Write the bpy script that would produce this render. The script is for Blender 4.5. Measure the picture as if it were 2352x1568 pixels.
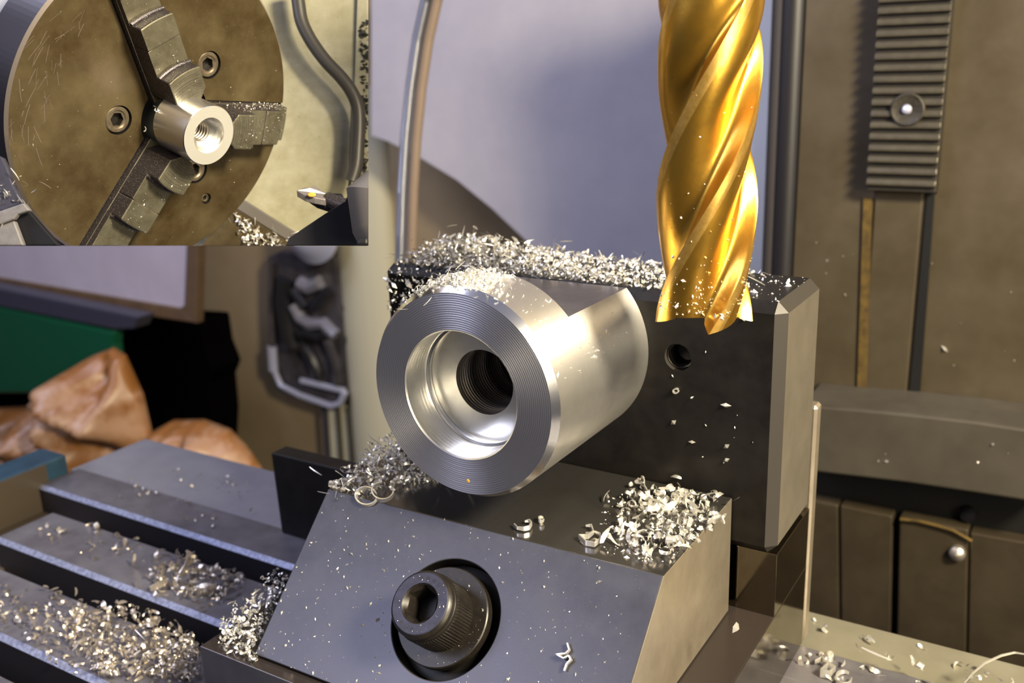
import bpy, bmesh, math, random
from mathutils import Vector, Matrix, noise
from math import sin, cos, pi, radians, hypot, sqrt, atan2

# ------------------------------------------------------------------ scene, camera, light
for o in list(bpy.data.objects): bpy.data.objects.remove(o)
scene = bpy.context.scene
COL = scene.collection
S = 0.001                                   # everything below is laid out in millimetres
PW, PH = 2352, 1568
CX, CY = PW/2, PH/2
_ax, _az = (-2600-CX, 255-CY), (1442-CX, 8450-CY)
F = sqrt(-(_ax[0]*_az[0] + _ax[1]*_az[1]))  # focal length in pixels
XA = -Vector((_ax[0], _ax[1], F)).normalized()
ZA = -Vector((_az[0], _az[1], F)).normalized()
YA = ZA.cross(XA).normalized()
ZA = XA.cross(YA).normalized()
# rows of R3: camera x (right), y (down), z (forward) in world coordinates
R3 = Matrix(((XA.x, YA.x, ZA.x), (XA.y, YA.y, ZA.y), (XA.z, YA.z, ZA.z)))
CAMX, CAMY, CAMZ = Vector(R3[0]), Vector(R3[1]), Vector(R3[2])

cam = bpy.data.cameras.new('camera'); camo = bpy.data.objects.new('camera', cam); COL.objects.link(camo)
m = Matrix.Identity(4)
for i in range(3):
    m[i][0] = CAMX[i]; m[i][1] = -CAMY[i]; m[i][2] = -CAMZ[i]
camo.matrix_world = m
cam.sensor_width = 36; cam.lens = F/PW*36
cam.clip_start = 0.005; cam.clip_end = 50
cam.dof.use_dof = True; cam.dof.focus_distance = 0.172; cam.dof.aperture_fstop = 27
scene.camera = camo

world = bpy.data.worlds.new('room'); scene.world = world; world.use_nodes = True
wn = world.node_tree; bg = wn.nodes['Background']
tc = wn.nodes.new('ShaderNodeTexCoord'); sp = wn.nodes.new('ShaderNodeSeparateXYZ'); rp = wn.nodes.new('ShaderNodeValToRGB')
mr = wn.nodes.new('ShaderNodeMapRange'); mr.inputs[1].default_value = -1; mr.inputs[2].default_value = 1
wn.links.new(tc.outputs['Generated'], sp.inputs[0]); wn.links.new(sp.outputs[2], mr.inputs[0]); wn.links.new(mr.outputs[0], rp.inputs[0])
rp.color_ramp.elements[0].color = (0.05, 0.045, 0.045, 1); rp.color_ramp.elements[1].color = (0.42, 0.42, 0.56, 1)
e = rp.color_ramp.elements.new(0.5); e.color = (0.16, 0.155, 0.19, 1)
wn.links.new(rp.outputs[0], bg.inputs[0]); bg.inputs[1].default_value = 0.48

def area(name, loc, target, size, power, color, spread=180):
    l = bpy.data.lights.new(name, 'AREA'); l.shape = 'DISK'; l.size = size*S; l.energy = power; l.color = color; l.spread = radians(spread)
    o = bpy.data.objects.new(name, l); COL.objects.link(o); o.location = Vector(loc)*S
    o.rotation_euler = (Vector(target)-Vector(loc)).to_track_quat('-Z', 'Y').to_euler(); return o
area('machine_lamp', (215, 75, 165), (-80, 150, -60), 80, 5.4, (1.0, 0.87, 0.62))
area('added_warm_fill', (330, -60, 20), (-80, 150, -60), 200, 1.5, (1.0, 0.86, 0.62))  # added warm fill, brightens the cylinder's right flank
area('window_light', (-430, -330, 300), (-120, 150, -80), 300, 1.9, (0.74, 0.76, 1.0))
area('upper_left_fill', (-500, 120, 420), (-260, 400, -100), 300, 2.3, (0.74, 0.76, 1.0))  # unseen cool fill from the upper left, lifts the pale wall

scene.view_settings.view_transform = 'Standard'; scene.view_settings.look = 'None'
scene.view_settings.gamma = 1; scene.view_settings.exposure = 0; scene.view_settings.use_curve_mapping = False
random.seed(7)
RND = random.random
def U(a, b): return a+(b-a)*random.random()

# ------------------------------------------------------------------ pixel -> place
def ray(px, py): return CAMX*((px-CX)/F) + CAMY*((py-CY)/F) + CAMZ
def W(px, py, axis, val):
    d = ray(px, py); return d*(val/d['XYZ'.index(axis)])
def D(px, py, depth): return ray(px, py)*depth
def onplane(px, py, P0, N):
    d = ray(px, py); return d*(P0.dot(N)/d.dot(N))

# ------------------------------------------------------------------ materials
def mat(name, col, rough=0.5, metal=0.0, col2=None, nscale=0.3, detail=6, bump=0.0, bscale=2.0, aniso=0.0, tangent=False,
        rings=None, spec=0.5, coat=0.0, stretch=(1, 1, 1), rvar=0.0, contrast=(0.35, 0.65), speck=None, sheen=0, emit=None, alpha=None):
    M = bpy.data.materials.new(name); M.use_nodes = True; nt = M.node_tree; N = nt.nodes; L = nt.links
    b = N['Principled BSDF']
    b.inputs['Roughness'].default_value = rough; b.inputs['Metallic'].default_value = metal
    b.inputs['Specular IOR Level'].default_value = spec; b.inputs['Coat Weight'].default_value = coat
    b.inputs['Base Color'].default_value = (*col, 1)
    t = N.new('ShaderNodeTexCoord'); mp = N.new('ShaderNodeMapping'); mp.inputs['Scale'].default_value = [s/S for s in stretch]
    L.new(t.outputs['Object'], mp.inputs[0])
    colout = None
    if col2:
        n = N.new('ShaderNodeTexNoise'); n.inputs['Scale'].default_value = nscale; n.inputs['Detail'].default_value = detail; n.inputs['Roughness'].default_value = 0.65
        L.new(mp.outputs[0], n.inputs['Vector'])
        r = N.new('ShaderNodeValToRGB'); r.color_ramp.elements[0].position = contrast[0]; r.color_ramp.elements[1].position = contrast[1]
        r.color_ramp.elements[0].color = (*col, 1); r.color_ramp.elements[1].color = (*col2, 1)
        L.new(n.outputs['Fac'], r.inputs[0]); colout = r.outputs[0]
        if rvar:
            q = N.new('ShaderNodeMapRange'); q.inputs[1].default_value = 0.3; q.inputs[2].default_value = 0.7; q.inputs[3].default_value = rough-rvar; q.inputs[4].default_value = rough+rvar
            L.new(n.outputs['Fac'], q.inputs[0]); L.new(q.outputs[0], b.inputs['Roughness'])
    if speck:
        v = N.new('ShaderNodeTexVoronoi'); v.inputs['Scale'].default_value = speck[0]; L.new(mp.outputs[0], v.inputs['Vector'])
        c = N.new('ShaderNodeMath'); c.operation = 'LESS_THAN'; c.inputs[1].default_value = speck[1]; L.new(v.outputs['Distance'], c.inputs[0])
        x = N.new('ShaderNodeMixRGB'); x.inputs[2].default_value = (*speck[2], 1); L.new(c.outputs[0], x.inputs[0])
        if colout: L.new(colout, x.inputs[1])
        else: x.inputs[1].default_value = (*col, 1)
        colout = x.outputs[0]
    if colout: L.new(colout, b.inputs['Base Color'])
    nrm = None
    if bump:
        n = N.new('ShaderNodeTexNoise'); n.inputs['Scale'].default_value = bscale; n.inputs['Detail'].default_value = 5
        L.new(mp.outputs[0], n.inputs['Vector'])
        bp = N.new('ShaderNodeBump'); bp.inputs['Strength'].default_value = min(1, bump); bp.inputs['Distance'].default_value = 0.05*S*max(1, bump)
        L.new(n.outputs['Fac'], bp.inputs['Height']); nrm = bp.outputs[0]
    if rings:   # turning marks: (kind 'r' around local z | 'z' along local z, period mm, strength)
        sx = N.new('ShaderNodeSeparateXYZ'); L.new(t.outputs['Object'], sx.inputs[0])
        if rings[0] == 'r':
            cb = N.new('ShaderNodeCombineXYZ'); L.new(sx.outputs[0], cb.inputs[0]); L.new(sx.outputs[1], cb.inputs[1])
            ln = N.new('ShaderNodeVectorMath'); ln.operation = 'LENGTH'; L.new(cb.outputs[0], ln.inputs[0]); src = ln.outputs['Value']
        else: src = sx.outputs[2]
        nn = N.new('ShaderNodeTexNoise'); nn.noise_dimensions = '1D'; nn.inputs['Scale'].default_value = 1/(rings[1]*S)/1.0; nn.inputs['Detail'].default_value = 2
        L.new(src, nn.inputs['W'])
        ml = N.new('ShaderNodeMath'); ml.operation = 'MULTIPLY'; ml.inputs[1].default_value = 2*pi/(rings[1]*S); L.new(src, ml.inputs[0])
        sn = N.new('ShaderNodeMath'); sn.operation = 'SINE'; L.new(ml.outputs[0], sn.inputs[0])
        ad = N.new('ShaderNodeMath'); ad.operation = 'ADD'; L.new(sn.outputs[0], ad.inputs[0]); L.new(nn.outputs[0], ad.inputs[1])
        bp = N.new('ShaderNodeBump'); bp.inputs['Strength'].default_value = 1; bp.inputs['Distance'].default_value = rings[2]*S
        L.new(ad.outputs[0], bp.inputs['Height'])
        if nrm: L.new(nrm, bp.inputs['Normal'])
        nrm = bp.outputs[0]
    if nrm: L.new(nrm, b.inputs['Normal'])
    if aniso:
        b.inputs['Anisotropic'].default_value = aniso; b.inputs['Anisotropic Rotation'].default_value = 0.25 if tangent else 0
        if tangent:
            tg = N.new('ShaderNodeTangent'); tg.direction_type = 'RADIAL'; tg.axis = 'Z'; L.new(tg.outputs[0], b.inputs['Tangent'])
    if emit: b.inputs['Emission Color'].default_value = (*emit, 1); b.inputs['Emission Strength'].default_value = 1
    if alpha is not None: b.inputs['Transmission Weight'].default_value = alpha
    return M

M = {}
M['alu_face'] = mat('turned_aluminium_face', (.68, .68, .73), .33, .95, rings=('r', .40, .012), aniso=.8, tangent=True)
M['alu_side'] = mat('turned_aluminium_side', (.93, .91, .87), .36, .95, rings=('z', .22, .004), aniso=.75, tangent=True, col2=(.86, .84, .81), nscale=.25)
M['alu_cham'] = mat('chamfered_aluminium', (.88, .88, .88), .2, 1)
M['alu_bore'] = mat('bored_aluminium', (.92, .91, .87), .30, 1, rings=('z', .9, .006), col2=(.84, .83, .79), nscale=.4)
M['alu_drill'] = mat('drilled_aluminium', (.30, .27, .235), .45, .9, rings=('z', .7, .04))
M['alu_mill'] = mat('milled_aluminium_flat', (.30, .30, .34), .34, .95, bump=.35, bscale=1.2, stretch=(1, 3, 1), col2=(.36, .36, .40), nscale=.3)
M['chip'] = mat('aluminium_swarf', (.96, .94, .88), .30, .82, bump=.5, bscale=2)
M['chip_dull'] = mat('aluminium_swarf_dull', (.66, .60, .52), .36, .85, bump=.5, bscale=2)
M['gold'] = mat('titanium_nitride_gold', (.82, .47, .075), .31, .97, col2=(.70, .37, .045), nscale=.16, bump=.25, bscale=1.5, rvar=.05, coat=.25)
M['goldedge'] = mat('ground_gold_land', (.85, .54, .15), .34, .92, col2=(.72, .42, .09), nscale=1.0)
M['shank'] = mat('dark_gold_shank', (.20, .12, .06), .4, 1)
M['black'] = mat('blackened_steel', (.006, .005, .005), .42, 0, col2=(.011, .010, .009), nscale=.2, bump=.3, bscale=1.5, spec=.2)
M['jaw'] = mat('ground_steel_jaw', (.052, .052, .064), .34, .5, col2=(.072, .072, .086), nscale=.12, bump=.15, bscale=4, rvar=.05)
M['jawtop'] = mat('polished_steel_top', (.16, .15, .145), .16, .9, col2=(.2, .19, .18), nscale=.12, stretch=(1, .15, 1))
M['jawside'] = mat('ground_steel_side_warm_lit', (.62, .54, .42), .33, .85, col2=(.50, .43, .33), nscale=.14, bump=.15, bscale=4)  # warm lamp light put into the colour of right-facing steel
M['mirror'] = mat('polished_steel_body', (.26, .23, .18), .10, 1, col2=(.2, .17, .13), nscale=.1, bump=.1, bscale=.5)
M['blkside'] = mat('black_side_lit', (.115, .102, .08), .42, .4, col2=(.15, .132, .105), nscale=.08)  # black jaw's right side, colour lightened for the lamp on it
M['blkedge'] = mat('black_edge_lit', (.035, .031, .027), .45, .2)  # right-facing chamfers, lightened along with the lamp-lit side
M['bolt'] = mat('oiled_black_screw', (.011, .009, .008), .36, .15, col2=(.018, .015, .012), nscale=.6, bump=.2, bscale=2, spec=.4)
M['boltface'] = mat('screw_head_face', (.035, .035, .06), .45, .2, col2=(.022, .022, .034), nscale=.5, bump=.5, bscale=2, spec=.4)
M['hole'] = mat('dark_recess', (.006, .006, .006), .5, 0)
M['table'] = mat('cast_table_top', (.105, .098, .115), .45, .35, col2=(.15, .145, .16), nscale=.08, bump=.4, bscale=1.2, rvar=.08)
M['ledge'] = mat('table_rear_ledge', (.24, .24, .27), .5, .3, col2=(.20, .20, .23), nscale=.06)
M['ledge_r'] = mat('table_rear_ledge_lamp_lit', (.22, .205, .15), .45, .2, col2=(.18, .165, .115), nscale=.05)  # right stretch tinted creamy for the lamp reflected in it
M['tslot'] = mat('slot_wall', (.018, .016, .020), .5, .2)
M['tedge'] = mat('lit_slot_edge', (.30, .33, .47), .42, .4, col2=(.17, .185, .26), nscale=.9, contrast=(.4, .6))  # bluish light on the slot chamfers, put into their colour
M['blue'] = mat('blue_paint', (.012, .036, .062), .4, 0, col2=(.02, .06, .10), nscale=.1, coat=.2)
M['brownpaint'] = mat('brown_tray', (.06, .045, .03), .5)
M['column'] = mat('oily_ground_column', (.060, .046, .026), .42, .25, col2=(.090, .072, .047), nscale=.035, bump=.3, bscale=.5, rvar=.08, contrast=(.3, .7))
M['colband'] = mat('dark_column_edge', (.010, .009, .012), .4, .0)
M['colband2'] = mat('brown_column_edge', (.05, .044, .04), .5, .1)
M['rack'] = mat('oily_rack', (.018, .016, .012), .5, .2, col2=(.03, .025, .02), nscale=.2)
M['rackedge'] = mat('worn_rack_tooth', (.075, .065, .05), .36, .5, col2=(.10, .088, .06), nscale=.3)
M['brass'] = mat('yellow_oil_line', (.20, .13, .04), .35, .4, col2=(.10, .07, .03), nscale=.3)
M['saddle'] = mat('saddle_casting', (.058, .050, .038), .5, .15, col2=(.078, .068, .052), nscale=.05, bump=.3, bscale=.4)
M['lower'] = mat('oily_lower_panel', (.036, .027, .016), .45, .2, col2=(.055, .042, .026), nscale=.05)
M['recess'] = mat('oily_recess', (.02, .017, .013), .45, .2, col2=(.05, .043, .032), nscale=.6, bump=1, bscale=.8)
M['cream2'] = mat('cream_trunking_and_lit_wall', (.50, .47, .34), .5)
M['paleclip'] = mat('pale_clip', (.24, .235, .28), .4, .3)
M['stonegrey'] = mat('grey_casting', (.20, .19, .20), .5, .3, col2=(.14, .135, .14), nscale=.5)
M['bedtop'] = mat('dark_bed_top', (.035, .028, .026), .25, .3)
M['white'] = mat('white_paint', (.75, .77, .80), .5)
M['coolwall'] = mat('cool_lit_wall_tone', (.37, .355, .41), .7, 0, col2=(.45, .43, .47), nscale=.012, spec=.2)  # wall under cool light, as a base colour
M['tan'] = mat('tan_wall', (.235, .175, .10), .6, 0, col2=(.31, .24, .145), nscale=.008, spec=.3)
M['hose'] = mat('braided_metal', (.45, .46, .52), .3, .9)
M['hose_b'] = mat('hose_shaded_half', (.24, .18, .14), .5, .2)
M['board'] = mat('whiteboard', (.42, .37, .44), .5, 0, col2=(.50, .46, .54), nscale=.01)
M['wood'] = mat('brown_frame', (.14, .085, .045), .55, 0, col2=(.10, .062, .033), nscale=.05)
M['green'] = mat('green_plastic', (.003, .072, .032), .42, 0, spec=.3)
M['slate'] = mat('dark_blue_lid', (.035, .035, .055), .35)
M['blackcloth'] = mat('black_cloth', (.0025, .002, .0025), 1, 0, spec=.0)
M['leather'] = mat('tan_leather', (.28, .105, .014), .42, 0, col2=(.46, .26, .14), nscale=.03, bump=.6, bscale=.25, spec=.8, contrast=(.46, .60))  # paler second tone stands in for cool sheen on the folds
M['chrome'] = mat('chrome', (.62, .64, .82), .25, .45)  # bright lavender reflections mixed into a partly diffuse base colour
M['tray'] = mat('smoky_tray', (.035, .032, .036), .3, .3, col2=(.10, .09, .10), nscale=.03)
M['clip'] = mat('dark_clip', (.03, .03, .035), .35, .5)
M['slot'] = mat('dark_slot', (.04, .035, .02), .6)
M['chuck'] = mat('oiled_chuck_face', (.045, .028, .010), .42, .4, col2=(.125, .098, .050), nscale=.075, bump=.2, bscale=1.5, rvar=.08, contrast=(.33, .75), speck=(.9, .05, (.2, .17, .1)))
M['chuckside'] = mat('chuck_rim', (.02, .017, .022), .35, .4)
M['chuckedge'] = mat('chuck_worn_edge', (.40, .34, .30), .3, .8)
M['cjaw'] = mat('hardened_jaw_top', (.25, .235, .17), .34, .7, col2=(.14, .125, .085), nscale=.3, bump=.4, bscale=1.2, rvar=.06)
M['cjawside'] = mat('hardened_jaw_side', (.055, .048, .054), .4, .6, bump=.9, bscale=5, speck=(3.2, .2, (.34, .32, .36)))
M['cscrew'] = mat('oiled_cap_screw', (.20, .165, .115), .4, .6, col2=(.13, .10, .07), nscale=.8, bump=.4, bscale=2)
M['cream'] = mat('cream_machine_paint', (.33, .31, .215), .5, 0, col2=(.26, .24, .15), nscale=.10, stretch=(3, .5, 3), spec=.4, speck=(.16, .045, (.08, .07, .04)))
M['cable'] = mat('dark_grey_cable', (.035, .032, .028), .45)
M['toolgrey'] = mat('tool_holder_grey', (.10, .09, .08), .55)
M['tooldark'] = mat('tool_post_black', (.008, .008, .011), .5, spec=.25)
M['bluewall'] = mat('bluish_casting', (.40, .42, .50), .45, .2)
M['grime'] = mat('black_grime', (.03, .03, .022), .8)
M['insert'] = mat('carbide_insert', (.34, .31, .31), .4, .6, col2=(.22, .2, .2), nscale=.6)
M['rust'] = mat('orange_stain', (.75, .38, .06), .5)

# ------------------------------------------------------------------ mesh tools
CLIP = None         # planes [(point, normal)] the inset group is trimmed with
class MB:
    def __init__(s): s.v = []; s.f = []; s.m = []
    def add(s, vs, fs, mi=0):
        b = len(s.v); s.v.extend(Vector(v) for v in vs); s.f.extend([tuple(b+i for i in f) for f in fs]); s.m.extend([mi]*len(fs)); return s
    def box(s, a, b, mi=0):
        (x0, y0, z0), (x1, y1, z1) = a, b
        vs = [(x0,y0,z0),(x1,y0,z0),(x1,y1,z0),(x0,y1,z0),(x0,y0,z1),(x1,y0,z1),(x1,y1,z1),(x0,y1,z1)]
        return s.add(vs, [(3,2,1,0),(4,5,6,7),(0,1,5,4),(1,2,6,5),(2,3,7,6),(3,0,4,7)], mi)
    def hexa(s, bot, top, mi=0):
        return s.add(list(bot)+list(top), [(3,2,1,0),(4,5,6,7),(0,1,5,4),(1,2,6,5),(2,3,7,6),(3,0,4,7)], mi)
    def prism(s, poly, off, mi=0):      # polygon of 3-D points swept by off
        n = len(poly); P = [Vector(p) for p in poly]; Q = [p+Vector(off) for p in P]
        fs = [tuple(range(n-1, -1, -1)), tuple(range(n, 2*n))]+[(i, (i+1) % n, n+(i+1) % n, n+i) for i in range(n)]
        return s.add(P+Q, fs, mi)
    def lathe(s, prof, seg=64, mi=0, mis=None, rf=None, close=False):   # profile [(r, z)] about local z
        b = len(s.v)
        for r, z in prof:
            for k in range(seg):
                a = 2*pi*k/seg; rr = rf(r, z, a) if rf else r; s.v.append(Vector((rr*cos(a), rr*sin(a), z)))
        for i in range(len(prof)-1):
            for k in range(seg):
                k2 = (k+1) % seg
                s.f.append((b+i*seg+k, b+i*seg+k2, b+(i+1)*seg+k2, b+(i+1)*seg+k)); s.m.append(mis[i] if mis else mi)
        if close:
            s.f.append(tuple(b+k for k in range(seg-1, -1, -1))); s.m.append(mi)
            s.f.append(tuple(b+(len(prof)-1)*seg+k for k in range(seg))); s.m.append(mi)
        return s
    def tube(s, pts, r, seg=10, mi=0, rfun=None):
        pts = [Vector(p) for p in pts]; b = len(s.v); up = None
        for i, p in enumerate(pts):
            t = (pts[min(i+1, len(pts)-1)]-pts[max(i-1, 0)]).normalized()
            if up is None: up = t.orthogonal().normalized()
            up = (up-t*up.dot(t)).normalized(); w = t.cross(up); rr = rfun(i) if rfun else r
            for k in range(seg):
                a = 2*pi*k/seg; s.v.append(p+up*cos(a)*rr+w*sin(a)*rr)
        for i in range(len(pts)-1):
            for k in range(seg):
                k2 = (k+1) % seg; s.f.append((b+i*seg+k, b+i*seg+k2, b+(i+1)*seg+k2, b+(i+1)*seg+k)); s.m.append(mi)
        s.f.append(tuple(b+k for k in range(seg-1, -1, -1))); s.m.append(mi)
        s.f.append(tuple(b+(len(pts)-1)*seg+k for k in range(seg))); s.m.append(mi)
        return s
    def build(s, name, mats, parent=None, frame=None, smooth=False, bevel=0, bseg=2, world=False, angle=35):
        """Link as ONE mesh. Vertices are millimetres in `frame` (the parent's frame when it has one); world=True: millimetres in the world."""
        if parent is not None: frame = parent_frame(parent)
        frame = frame or Matrix.Identity(4)
        inv = frame.inverted()
        vs = [inv @ v for v in s.v] if world else s.v
        me = bpy.data.meshes.new(name); bm = bmesh.new()
        bv = [bm.verts.new(v) for v in vs]
        for f, mi in zip(s.f, s.m):
            try: fc = bm.faces.new([bv[i] for i in f]); fc.material_index = mi
            except ValueError: pass
        bmesh.ops.recalc_face_normals(bm, faces=bm.faces) if not getattr(s, 'norecalc', False) else None
        if CLIP and not getattr(s, 'noclip', False): clip(bm, frame)
        for v in bm.verts: v.co *= S
        for f in bm.faces: f.smooth = smooth
        bm.to_mesh(me); bm.free()
        for x in (mats if isinstance(mats, (list, tuple)) else [mats]): me.materials.append(M[x] if isinstance(x, str) else x)
        o = bpy.data.objects.new(name, me); COL.objects.link(o)
        if parent is not None: o.parent = parent
        else: o.matrix_world = mscale(frame)
        if bevel:
            d = o.modifiers.new('edge', 'BEVEL'); d.width = bevel*S; d.segments = bseg; d.limit_method = 'ANGLE'; d.angle_limit = radians(40)
        if smooth:
            try: me.set_sharp_from_angle(angle=radians(angle))
            except Exception: pass
        FR[o.name] = frame
        return o
def clip(bm, frame=None):
    inv = frame.inverted() if frame else Matrix.Identity(4)
    for P, Nn in CLIP:
        p = inv @ Vector(P); n = (inv.to_3x3() @ Vector(Nn)).normalized()
        r = bmesh.ops.bisect_plane(bm, geom=bm.verts[:]+bm.edges[:]+bm.faces[:], dist=1e-5, plane_co=p, plane_no=n, clear_outer=True)
        ed = [g for g in r['geom_cut'] if isinstance(g, bmesh.types.BMEdge) and g.is_boundary]
        if ed and not NOFILL[0]:
            try: bmesh.ops.holes_fill(bm, edges=ed, sides=0)
            except Exception: pass
NOFILL = [False]
FR = {}
def parent_frame(p): return FR[p.name]
def mscale(fr):
    q = fr.copy(); q.translation = q.translation*S; return q
def frame(o, x=None, y=None, z=None):
    """frame with origin o (mm) and given axes"""
    q = Matrix.Identity(4)
    if z is not None:
        z = Vector(z).normalized(); x = Vector(x) if x is not None else z.orthogonal(); x = (x-z*x.dot(z)).normalized(); y = z.cross(x)
        for i in range(3): q[i][0] = x[i]; q[i][1] = y[i]; q[i][2] = z[i]
    q.translation = Vector(o); return q
def props(o, label=None, cat=None, group=None, kind=None):
    if label: o['label'] = label
    if cat: o['category'] = cat
    if group: o['group'] = group
    if kind: o['kind'] = kind
    return o
def thing(name, label, cat, o=(0, 0, 0), fr=None, group=None):
    e = bpy.data.objects.new(name, None); e.empty_display_size = .005; COL.objects.link(e)
    fr = fr or frame(o); e.matrix_world = mscale(fr); FR[e.name] = fr
    return props(e, label, cat, group)
def boolean(o, cutters, op='DIFFERENCE'):
    for c in cutters:
        md = o.modifiers.new('cut', 'BOOLEAN'); md.operation = op; md.object = c; md.solver = 'EXACT'
    bpy.context.view_layer.update()
    dg = bpy.context.evaluated_depsgraph_get()
    me = bpy.data.meshes.new_from_object(o.evaluated_get(dg)); old = o.data
    for md in list(o.modifiers):
        o.modifiers.remove(md)
    o.data = me; me.name = o.name
    for c in cutters: bpy.data.objects.remove(c)
    return o
def cyl(r, z0, z1, seg=48): return MB().lathe([(r, z0), (r, z1)], seg, close=True)

# ------------------------------------------------------------------ swarf
def chip_mesh(mb, P, N, size, kind=None, mi=0):
    """one curled ribbon of swarf lying at P on a surface with normal N"""
    N = Vector(N).normalized(); a = N.orthogonal().normalized(); a.rotate(Matrix.Rotation(U(0, 2*pi), 3, N)); b = N.cross(a)
    tilt = U(-.9, .9); ax = a; b2 = b*cos(tilt)+N*sin(tilt); n2 = N*cos(tilt)-b*sin(tilt)
    k = kind or random.choice(('curl', 'curl', 'flake', 'spiral', 'flake', 'needle'))
    pts = []; w = size*U(.22, .5)
    if k == 'flake': arc = U(.6, 1.9); n = 5; r = size*U(.5, .9)/arc*1.6
    elif k == 'needle': arc = U(.2, .7); n = 4; r = size*1.6/arc; w = size*.15
    elif k == 'spiral': arc = U(5, 9); n = 14; r = size*U(.25, .4)
    else: arc = U(2.2, 4.6); n = 9; r = size*U(.3, .5)
    ph = U(0, 2*pi); hx = size*U(.1, .8); flat = RND() < .45
    for i in range(n+1):
        t = i/n; an = ph+arc*t; rr = r*(1-.25*t)
        if flat: c = ax*cos(an)*rr+b2*sin(an)*rr+n2*(hx*.4*t); wd = (n2*.8+b2*.3*cos(an)+ax*.3*sin(an))
        else: c = ax*cos(an)*rr+n2*sin(an)*rr*.9+b2*(hx*(t-.5)); wd = b2
        pts.append((P+c, wd.normalized()*w*.5*(.35+.65*sin(pi*min(1, .12+t*.85)))))
    low = min((p-P).dot(N) for p, q in pts)-w*.15
    vs = []; 
    for p, q in pts:
        p = p-N*(low if k != 'x' else 0)*.9; vs += [p-q, p+q]
    mb.add(vs, [(2*i, 2*i+1, 2*i+3, 2*i+2) for i in range(n)], mi)
def heap(name, label, pts, size, m='chip', kinds=None, cat='swarf'):
    """pts: list of (P, N) world mm"""
    mb = MB(); mb.norecalc = True
    for P, N in pts:
        sz = U(*size) if isinstance(size, tuple) else size
        chip_mesh(mb, Vector(P), N, sz, random.choice(kinds) if kinds else None)
    o0 = Vector(pts[0][0]); fr = frame(o0)
    o = mb.build(name, m, frame=fr, world=True, smooth=True, angle=60)
    return props(o, label, cat, kind='stuff')
def specks(name, label, pts, size, m='chip', cat='swarf'):
    mb = MB(); mb.norecalc = True
    for P, N in pts:
        N = Vector(N).normalized(); P = Vector(P)+N*.03; a = N.orthogonal().normalized(); a.rotate(Matrix.Rotation(U(0, 6.3), 3, N)); b = N.cross(a)
        s = U(*size)*(.5+RND()**3*1.6); l = s*U(.6, 2.0)
        tip = P+N*s*U(.2, .9)+a*U(-.3, .3)*s
        mb.add([P+a*l*.5, P+b*s*.35, P-a*l*.5, P-b*s*.35, tip], [(0, 1, 4), (1, 2, 4), (2, 3, 4), (3, 0, 4)])
    fr = frame(Vector(pts[0][0])); o = mb.build(name, m, frame=fr, world=True)
    return props(o, label, cat, kind='stuff')
def poly_sample(poly, n):
    """n random pixel points inside the pixel polygon"""
    xs = [p[0] for p in poly]; ys = [p[1] for p in poly]; out = []
    while len(out) < n:
        x, y = U(min(xs), max(xs)), U(min(ys), max(ys)); ins = False; j = len(poly)-1
        for i in range(len(poly)):
            if (poly[i][1] > y) != (poly[j][1] > y) and x < (poly[j][0]-poly[i][0])*(y-poly[i][1])/(poly[j][1]-poly[i][1])+poly[i][0]: ins = not ins
            j = i
        if ins: out.append((x, y))
    return out

CHX = (373.8931, 260.8712, 1.0998, .4698, 30.44, 0, 0, 13.41, 5.62)
# ================================================================== LARGE STRUCTURE
# tan wall far behind, with an added pale slab for its cool-lit part
mb = MB(); mb.box((-1500, 560, -900), (900, 600, 500))
props(mb.build('wall_back', 'tan', frame=frame((-500, 560, 0)), world=True), kind='structure')
mb = MB(); mb.box((-1500, -1200, -925), (900, 600, -900))
props(mb.build('floor', 'tooldark', frame=frame((-300, -300, -900)), world=True), kind='structure')
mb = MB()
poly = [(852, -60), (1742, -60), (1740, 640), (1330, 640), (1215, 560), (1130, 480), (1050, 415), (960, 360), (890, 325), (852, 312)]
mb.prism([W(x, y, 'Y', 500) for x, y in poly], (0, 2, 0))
props(mb.build('cool_lit_wall', 'coolwall', frame=frame(W(1300, 300, 'Y', 500)), world=True, bevel=.5), 'pale lavender grey slab for the cool-lit wall behind the gold end mill', 'lit wall')

# milling table ----------------------------------------------------
ZT = -129.0
table = thing('milling_table', 'dark cast milling table with T-slots, littered with swarf', 'table', (-150, 150, ZT-25))
yAf, yAr = 166.3, 181.5
yBr, yBf = 156.2, 137.6
yCr, yCf = 127.6, 108.2
yDr = 99.0
def strip(y0, y1, x0, x1):
    # a rib of the table between two slots; front top chamfer is coloured lavender as if catching light
    c = 1.3
    b = MB(); b.prism([(x0, y0, ZT-c*.75), (x0, y0, ZT-14), (x0, y1, ZT-14), (x0, y1, ZT), (x0, y0+c, ZT)], (x1-x0, 0, 0)); r = b.build('table_rib', 'table', table, world=True)
    b = MB(); b.prism([(x0, y0-.02, ZT-c*.75), (x0, y0+c, ZT+.03), (x0, y0+c, ZT-.3), (x0, y0, ZT-c*.75-.3)], (x1-x0, 0, 0)); b.build('lit_edge', 'tedge', r, world=True)
    b = MB(); b.box((x0, y0-.06, ZT-13.9), (x1, y0-.01, ZT-c*.75-.1)); b.build('slot_side', 'tslot', r, world=True)
XE = 60
strip(yAf, yAr, -287, XE); strip(yBf, yBr, -264, XE); strip(yCf, yCr, -262, XE); strip(78, yDr, -262, XE)
b = MB(); b.box((-287, 60, ZT-30), (XE, yAr, ZT-14.05)); b.build('table_bed', 'tslot', table, world=True)
b = MB(); b.box((-292, yAr, ZT-30), (-141, 212.5, ZT-1.2)); b.build('rear_ledge', 'ledge', table, world=True, bevel=.5)
b = MB(); b.box((-140.9, 194.7, ZT-30), (XE, 216, ZT-4.0)); b.build('rear_ledge', 'ledge_r', table, world=True, bevel=.5)
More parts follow.
